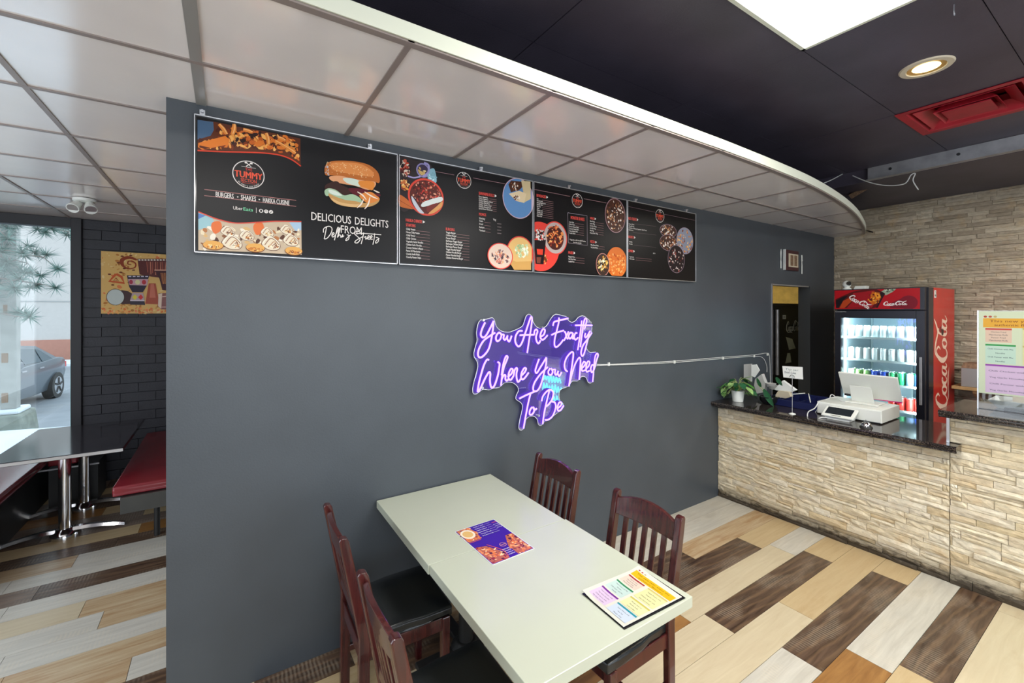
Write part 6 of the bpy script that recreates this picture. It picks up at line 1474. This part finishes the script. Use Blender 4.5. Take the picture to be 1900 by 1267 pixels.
a = Art((FX-.001, 0, 0), (0, -1, 0), (0, 0, 1), ('X', FX), base=.0)
a.text('CombiVis', e0+.005, 1.772, .012, '#d8d8d8', width=.10, bold=.01); a.build('printed_lettering', co)
# door
dr = obj('door', MB().box(FX+.004, 5.553, FY1-.058, FY1-.004, .16, 1.79).box(FX+.004, 5.553, FY0+.012, FY0+.075, .16, 1.79).box(FX+.004, 5.553, FY0+.075, FY1-.058, 1.712, 1.79).box(FX+.004, 5.553, FY0+.075, FY1-.058, .16, .40), 'coolblack', co, bev=.003)
obj('glass', MB().box(FX+.02, FX+.026, FY0+.075, FY1-.058, .40, 1.712), 'coolglass', dr)
obj('handle', MB().box(FX-.012, FX+.004, FY0+.03, FY0+.05, .9, 1.35), 'steel', dr, bev=.003)
obj('lower_grille', MB().box(FX+.01, 5.55, FY0+.02, FY1-.02, .03, .15), 'coolblack', co)
obj('light_strip', MB().cyl((5.585, FY1-.063, .45), (5.585, FY1-.063, 1.74), .010, n=10), 'coolled', co)
obj('light_strip', MB().box(5.60, 5.62, FY0+.06, FY1-.06, 1.752, 1.762), 'coolled', co)
area('cooler_lamp', (5.63, (FY0+FY1)/2, 1.745), .06, .5, 6, (.80, .95, 1.0))
for sy_, yy in ((-1, FY1-.085), (1, FY0+.10)):
    li = area('cooler_lamp', (5.585, yy, 1.2), .02, 1.0, 9, (.82, .96, 1.0)); li.rotation_euler = Vector((.75, .65*sy_, 0)).to_track_quat('-Z', 'Y').to_euler()
SZ = [1.511, 1.277, 1.044, .795, .56]
for z in SZ:
    s_ = obj('shelf', MB().box(5.60, 6.32, FY0+.05, FY1-.05, z-.006, z).box(5.594, 5.602, FY0+.05, FY1-.05, z-.016, z+.006), 'shelfwhite', co)
for yy in (1.62, FY1-.06): obj('shelf_post', MB().box(6.33, 6.35, yy-.008, yy+.008, .42, 1.74), 'shelfwhite', co)
obj('shelf_post', MB().box(5.60, 5.61, FY1-.062, FY1-.054, .42, 1.72), 'greybox', co)
# script lettering down the red side, reads upwards
a = Art((0, FY0-.0006, 0), (0, 0, 1), (-1, 0, 0), base=.0)     # s = height, t = -X
a.N = Vector((0, -1, 0))
cocacola(a, .80, -6.19, .96, '#f0cdb4', sy=1.5)
a.ell(1.60, -5.92, .032, .055, '#8a1018', 20); a.ell(1.575, -5.98, .034, .040, '#1c0c10', 16); a.ell(1.62, -5.97, .018, .022, '#e8d8d0', 12); a.blobs(1.59, -5.96, .04, .04, ['#4a0c10', '#d02020', '#2a1010'], 10, .010, rf)
a.text('5', 1.92, -5.80, .04, '#3a3a3a', bold=.02); 
a.build('printed_lettering', co)
obj('sticker', MB().box(5.715, 5.775, FY0-.0015, FY0-.0002, 1.915, 1.985), 'whitepaper', co)
a = Art((0, FY0-.0018, 0), (1, 0, 0), (0, 0, 1), base=.0); a.rect(5.725, 1.925, 5.765, 1.975, '#6a6a60'); a.rect(5.73, 1.945, 5.75, 1.972, '#e8e8dc'); a.build('sticker_print', co)

# cans
def make_can(name, label, m, group):
    t = thing(name, label, 'can', (0, 0, 0), group=group)
    obj('body', MB().lathe([(.0, .0), (.024, 0), (.031, .008), (.031, .108), (.0265, .118)], (0, 0, 0), 16), m, t, smooth=True, world=False)
    obj('lid', MB().lathe([(.0265, .118), (.027, .121), (.0245, .121), (.0235, .117), (0, .117)], (0, 0, 0), 16), 'alu', t, smooth=True, world=False)
    return t
first = {}
def can(kind, x, y, z, label, group):
    key = kind
    if key not in first:
        first[key] = make_can('drink_can', label, kind, group); first[key].location = (x, y, z); return
    dup(first[key], (x, y, z), None, label, group)
ys_ = [1.945-.0685*i for i in range(9)]
NTH = ['first', 'second', 'third', 'fourth', 'fifth', 'sixth', 'seventh', 'eighth', 'ninth']
def nth(i): return NTH[8-i]+' from the red side panel'
for i, yy in enumerate(ys_): can('canwhite', 5.66, yy, SZ[0]+.0005, 'white can on the top cooler shelf, '+nth(i), 'white cans on the top cooler shelf')
for i, yy in enumerate(ys_): can('canwhite', 5.66, yy, SZ[1]+.0005, 'white can on the second cooler shelf, '+nth(i), 'white cans on the second cooler shelf')
row3 = ['canwhite', 'canlime', 'canlime', 'canblue', 'canblue', 'cangreen', 'cangreen', 'canpale', 'canblue']
cn = {'canlime': 'lime green', 'canblue': 'deep blue', 'cangreen': 'green', 'canpale': 'pale blue', 'canwhite': 'white'}
for r_ in range(2):
    for i, yy in enumerate(ys_):
        k_ = row3[i] if r_ == 0 else ['canlime', 'canlime', 'canblue', 'canblue', 'canblue', 'cangreen', 'cangreen', 'cangreen', 'canblue'][i]
        can(k_, 5.66+.072*r_, yy, SZ[2]+.0005, cn[k_]+' can, third shelf '+('front', 'back')[r_]+' row, '+nth(i), 'coloured cans on the third cooler shelf')
for r_ in range(2):
    for i, yy in enumerate(ys_[5:]): can('canred', 5.66+.072*r_, yy, SZ[3]+.0005, 'red can, fourth shelf '+('front', 'back')[r_]+' row, '+nth(i+5), 'red cans on the lower cooler shelf')
# objects on the cooler
wc = thing('security_camera', 'small white round camera with black lens on top of the cooler', 'camera', (5.56, 1.955, FH))
yy = wX(1571, 530, 5.56).y
wc.location = (5.56, yy, FH); ORG[wc.name] = Vector((5.56, yy, FH))
obj('base', MB().lathe([(0, .03), (.02, .028), (.04, .012), (.044, 0), (0, 0)], (5.56, yy, FH), 20), 'white', wc, smooth=True)
obj('head', MB().lathe([(0, -.040), (.020, -.035), (.035, -.020), (.040, 0), (.035, .020), (.020, .035), (0, .040)], (5.56, yy, FH+.058), 20), 'white', wc, smooth=True)
obj('lens', MB().cyl((5.545, yy-.022, FH+.063), (5.518, yy-.034, FH+.068), .024, .020, 20), 'blackgloss', wc)
ry_ = [wX(u, 530, 5.56).y for u in (1584, 1605)]
tag(obj('router_box', MB().hexa([(5.55, ry_[1], FH), (5.66, ry_[1], FH), (5.66, ry_[0], FH), (5.55, ry_[0], FH)], [(5.57, ry_[1]-.005, FH+.035), (5.66, ry_[1]-.005, FH+.035), (5.66, ry_[0]-.008, FH+.035), (5.57, ry_[0]-.008, FH+.035)]), 'white', org=(5.6, ry_[0], FH), bev=.003), 'flat white box on top of the cooler beside the round camera', 'box')

# ============================================================ OUTSIDE
GZ = -.45
struct('ground_asphalt', MB().box(-40, 40, 6.4, 70, GZ-.1, GZ), 'asphalt')
gs = MB(); nx_, ny_ = 24, 8; vs = []
for j in range(ny_+1):
    for i in range(nx_+1):
        x = -14+i*.9; y = 6.40+j*.62; z = GZ+.16+.05*math.sin(i*1.3+j*.7)+.04*math.sin(j*2.1) if j < ny_ else GZ-.02
        vs.append((x, y, z))
gs.add(vs, [(j*(nx_+1)+i, j*(nx_+1)+i+1, (j+1)*(nx_+1)+i+1, (j+1)*(nx_+1)+i) for j in range(ny_) for i in range(nx_)])
tag(obj('snow_bank', gs, 'snow', smooth=True, org=(0, 7, GZ)), 'uneven white snow covering the ground outside the window', 'snow', kind='stuff')
tag(obj('snow_strip', MB().box(-20, 4, 24.5, 26.6, GZ, GZ+.10), 'snow', org=(-5, 25, GZ)), 'strip of snow along the foot of the building outside', 'snow', kind='stuff')
bd = thing('building', 'pale stucco building across the parking lot with a terracotta base band', 'building', (-6, 27.6, GZ))
obj('wall', MB().box(-30, -8.95, 28.4, 34, GZ, 5.2).box(-8.9, 10, 27.6, 34, GZ, 6.5), 'bldg', bd)
obj('base_band', MB().box(-8.92, 10, 27.55, 27.61, GZ, .48), 'terracotta', bd)
obj('joint_line', MB().box(-8.92, 10, 27.575, 27.61, 2.18, 2.215), 'greybox', bd)
obj('cladding', MB().box(-30, -8.95, 28.36, 28.41, GZ, 1.9), 'bldggreen', bd)
obj('canopy', MB().box(-30, -8.95, 27.9, 28.4, 1.9, 2.35), 'bldg', bd)
obj('door', MB().box(-12.6, -10.75, 28.33, 28.37, GZ, 1.25), 'greybox', bd)
obj('downpipe', MB().box(-8.98, -8.88, 27.48, 27.6, GZ, 2.3), 'greybox', bd)
# car
car = thing('parked_car', 'grey-blue sedan parked outside beyond the window', 'car', (-4.35, 14.6, GZ), -math.radians(96))
def car_build():
    # local x forward, y left side (towards the room), profile stations
    st_ = [(-2.25, .42, .78, .74, .72, .60), (-2.1, .30, .98, .84, .80, .66), (-1.75, .26, 1.02, .88, .84, .64), (-1.3, .24, 1.02, .90, .86, .62), (-.5, .22, .98, .91, .87, .60), (.4, .22, .95, .91, .87, .60), (1.0, .24, .92, .90, .84, .60), (1.6, .26, .84, .88, .78, .56), (2.05, .30, .74, .80, .70, .50), (2.25, .38, .62, .66, .60, .45)]
    mb = MB(); vs = []
    for x, zb, zt, hw, htop, _ in st_:
        zm = (zb+zt)/2
        vs += [(x, hw*.92, zb), (x, hw, zm), (x, hw*.985, zt-.06), (x, htop, zt), (x, -htop, zt), (x, -hw*.985, zt-.06), (x, -hw, zm), (x, -hw*.92, zb)]
    n = len(st_); fs = [(i*8+j, i*8+(j+1) % 8, i*8+8+(j+1) % 8, i*8+8+j) for i in range(n-1) for j in range(8)]+[tuple(range(8)), tuple((n-1)*8+j for j in range(8))]
    obj('body', mb.add(vs, fs), 'carpaint', car, smooth=True, world=False, bev=.02)
    roof = [(-1.75, 1.0, .80), (-1.05, 1.36, .64), (-.3, 1.42, .62), (.3, 1.38, .62), (1.05, .93, .78)]
    vs = []
    for x, z, hw in roof: vs += [(x, hw, z), (x, -hw, z)]
    vs += [(x, .86, min(.97, z)) for x, z, hw in roof]+[(x, -.86, min(.97, z)) for x, z, hw in roof]
    fs = [(2*i, 2*i+1, 2*i+3, 2*i+2) for i in range(4)]
    fs += [(2*i, 2*i+2, 10+i+1, 10+i) for i in range(4)]+[(2*i+1, 15+i, 15+i+1, 2*i+3) for i in range(4)]
    obj('cabin', MB().add(vs, fs), 'carpaint', car, world=False)
    def side(x0, x1, k0, k1, zt0, zt1, s):   # side windows
        y_ = lambda z: (.86+(.63-.86)*(z-.97)/(1.40-.97)+.008)*s
        return [(x0, y_(1.0), 1.0), (x1, y_(1.0), 1.0), (k1, y_(zt1), zt1), (k0, y_(zt0), zt0)]
    for s in (1, -1):
        for q in ((-.72, .02, -.80, -.0, 1.31, 1.345), (.08, .80, .06, .36, 1.345, 1.30), (-1.36, -.78, -1.02, -.86, 1.25, 1.31)):
            P_ = side(*q, s); obj('side_window', MB().add(P_+[tuple(Vector(p)+Vector((0, .01*s, .0))) for p in P_], [(0, 1, 2, 3), (7, 6, 5, 4), (0, 1, 5, 4), (1, 2, 6, 5), (2, 3, 7, 6), (3, 0, 4, 7)]), 'carglass', car, world=False)
        obj('mirror', MB().box(.62, .84, .90*s if s > 0 else -1.08, 1.08 if s > 0 else -.90, .98, 1.12), 'carpaint', car, world=False, bev=.03)
        for hx in (-.62, .18): obj('door_handle', MB().box(hx-.1, hx+.1, .905*s-.012, .905*s+.012, .845, .875), 'silver', car, world=False)
        for wx in (-1.42, 1.38):
            w_ = obj('wheel', MB().cyl((wx, .93*s, .32), (wx, .72*s, .32), .33, n=28), 'tyre', car, world=False)
            mb = MB().cyl((wx, .935*s, .32), (wx, .925*s, .32), .22, n=24)
            obj('rim', mb, 'silver', w_, world=False)
            mb = MB()
            for k in range(5):
                a_ = 2*PI*k/5; mb.box(wx-.02, wx+.02, min(.94*s, .95*s), max(.94*s, .95*s), .36, .52, Matrix.Translation((wx, 0, .32)) @ Matrix.Rotation(a_, 4, 'Y') @ Matrix.Translation((-wx, 0, -.32)))
            obj('spoke', mb, 'iron', w_, world=False)
    obj('windscreen', MB().add([(.38, .58, 1.365), (.38, -.58, 1.365), (1.02, -.74, .955), (1.02, .74, .955)], [(0, 1, 2, 3)]).add([(.385, .58, 1.375), (.385, -.58, 1.375), (1.03, -.74, .965), (1.03, .74, .965)], [(3, 2, 1, 0)]), 'carglass', car, world=False)
    obj('rear_light', MB().box(-2.27, -2.12, .58, .80, .72, .86), 'canred', car, world=False)
car_build()
car.location = (-4.66, 14.55, GZ)
# light pole on concrete block
pp = Vector((-3.19, 11.42, GZ))
lp_ = thing('light_pole', 'rust-streaked white pole on a mossy concrete base outside the window', 'pole', pp)
obj('base_block', MB().hexa([(pp.x-.75, pp.y-.4, GZ), (pp.x+.24, pp.y-.4, GZ), (pp.x+.24, pp.y+.5, GZ), (pp.x-.75, pp.y+.5, GZ)], [(pp.x-.72, pp.y-.36, GZ+.42), (pp.x+.20, pp.y-.36, GZ+.42), (pp.x+.20, pp.y+.46, GZ+.42), (pp.x-.72, pp.y+.46, GZ+.42)]), 'concrete', lp_, bev=.03)
obj('snow_cap', MB().box(pp.x-.45, pp.x+.17, pp.y-.25, pp.y+.35, GZ+.42, GZ+.50), 'snow', lp_, bev=.03)
obj('shaft', MB().box(pp.x-.10, pp.x+.10, pp.y-.10, pp.y+.10, GZ+.5, 6.5), 'pole', lp_, bev=.01)
mb = MB()
for z_, w_ in ((.95, .05), (.25, .05), (1.8, .03)): mb.box(pp.x-.03-w_, pp.x-.02+w_*.4, pp.y-.104, pp.y-.10, z_-.08, z_+.09)
obj('rust_patch', mb, 'rust', lp_)
# pine tree
tr0 = Vector((-5.7, 10.4, GZ))
tree = thing('pine_tree', 'pale green pine tree with drooping branches outside the window', 'tree', tr0)
obj('trunk', MB().cyl(tr0, tr0+Vector((.1, 0, 7.0)), .20, .08, 12), 'bark', tree, smooth=True)
rp2 = random.Random(19); brm = MB(); nd = MB()
ends = []
for i in range(40):
    z_ = 1.75+rp2.random()*2.6; L_ = 1.6+rp2.random()*1.9; an = rp2.uniform(-.45, .10)
    s0 = tr0+Vector((0, 0, z_-GZ+.4)); dv = Vector((math.cos(an), math.sin(an), 0)); e_ = s0+dv*L_+Vector((0, 0, -.15-.45*rp2.random()))
    pts = smoothpts([s0, (s0+e_)/2+Vector((0, 0, .12)), e_], 5); brm.tube(pts, [.035-.028*k/len(pts) for k in range(len(pts))], 5)
    for k in range(3, len(pts)): 
        for _ in range(3):
            c_ = pts[k]+Vector((rp2.uniform(-.25, .25), rp2.uniform(-.3, .3), rp2.uniform(-.22, .16)))
            brm.tube([pts[k], c_], .006, 4); ends.append(c_)
for c_ in ends:
    for _ in range(58):
        d = Vector((rp2.gauss(0, 1), rp2.gauss(0, 1), rp2.gauss(0, .7)+.1)).normalized(); L_ = .12+.10*rp2.random(); sd = d.orthogonal().normalized()*.0075
        nd.add([c_-sd, c_+sd, c_+d*L_], [(0, 1, 2)])
obj('branches', brm, 'bark', tree); tag(obj('needles', nd, 'needle', tree), kind='stuff')

# lettering helper object is not part of the scene
bpy.data.objects.remove(_fo)
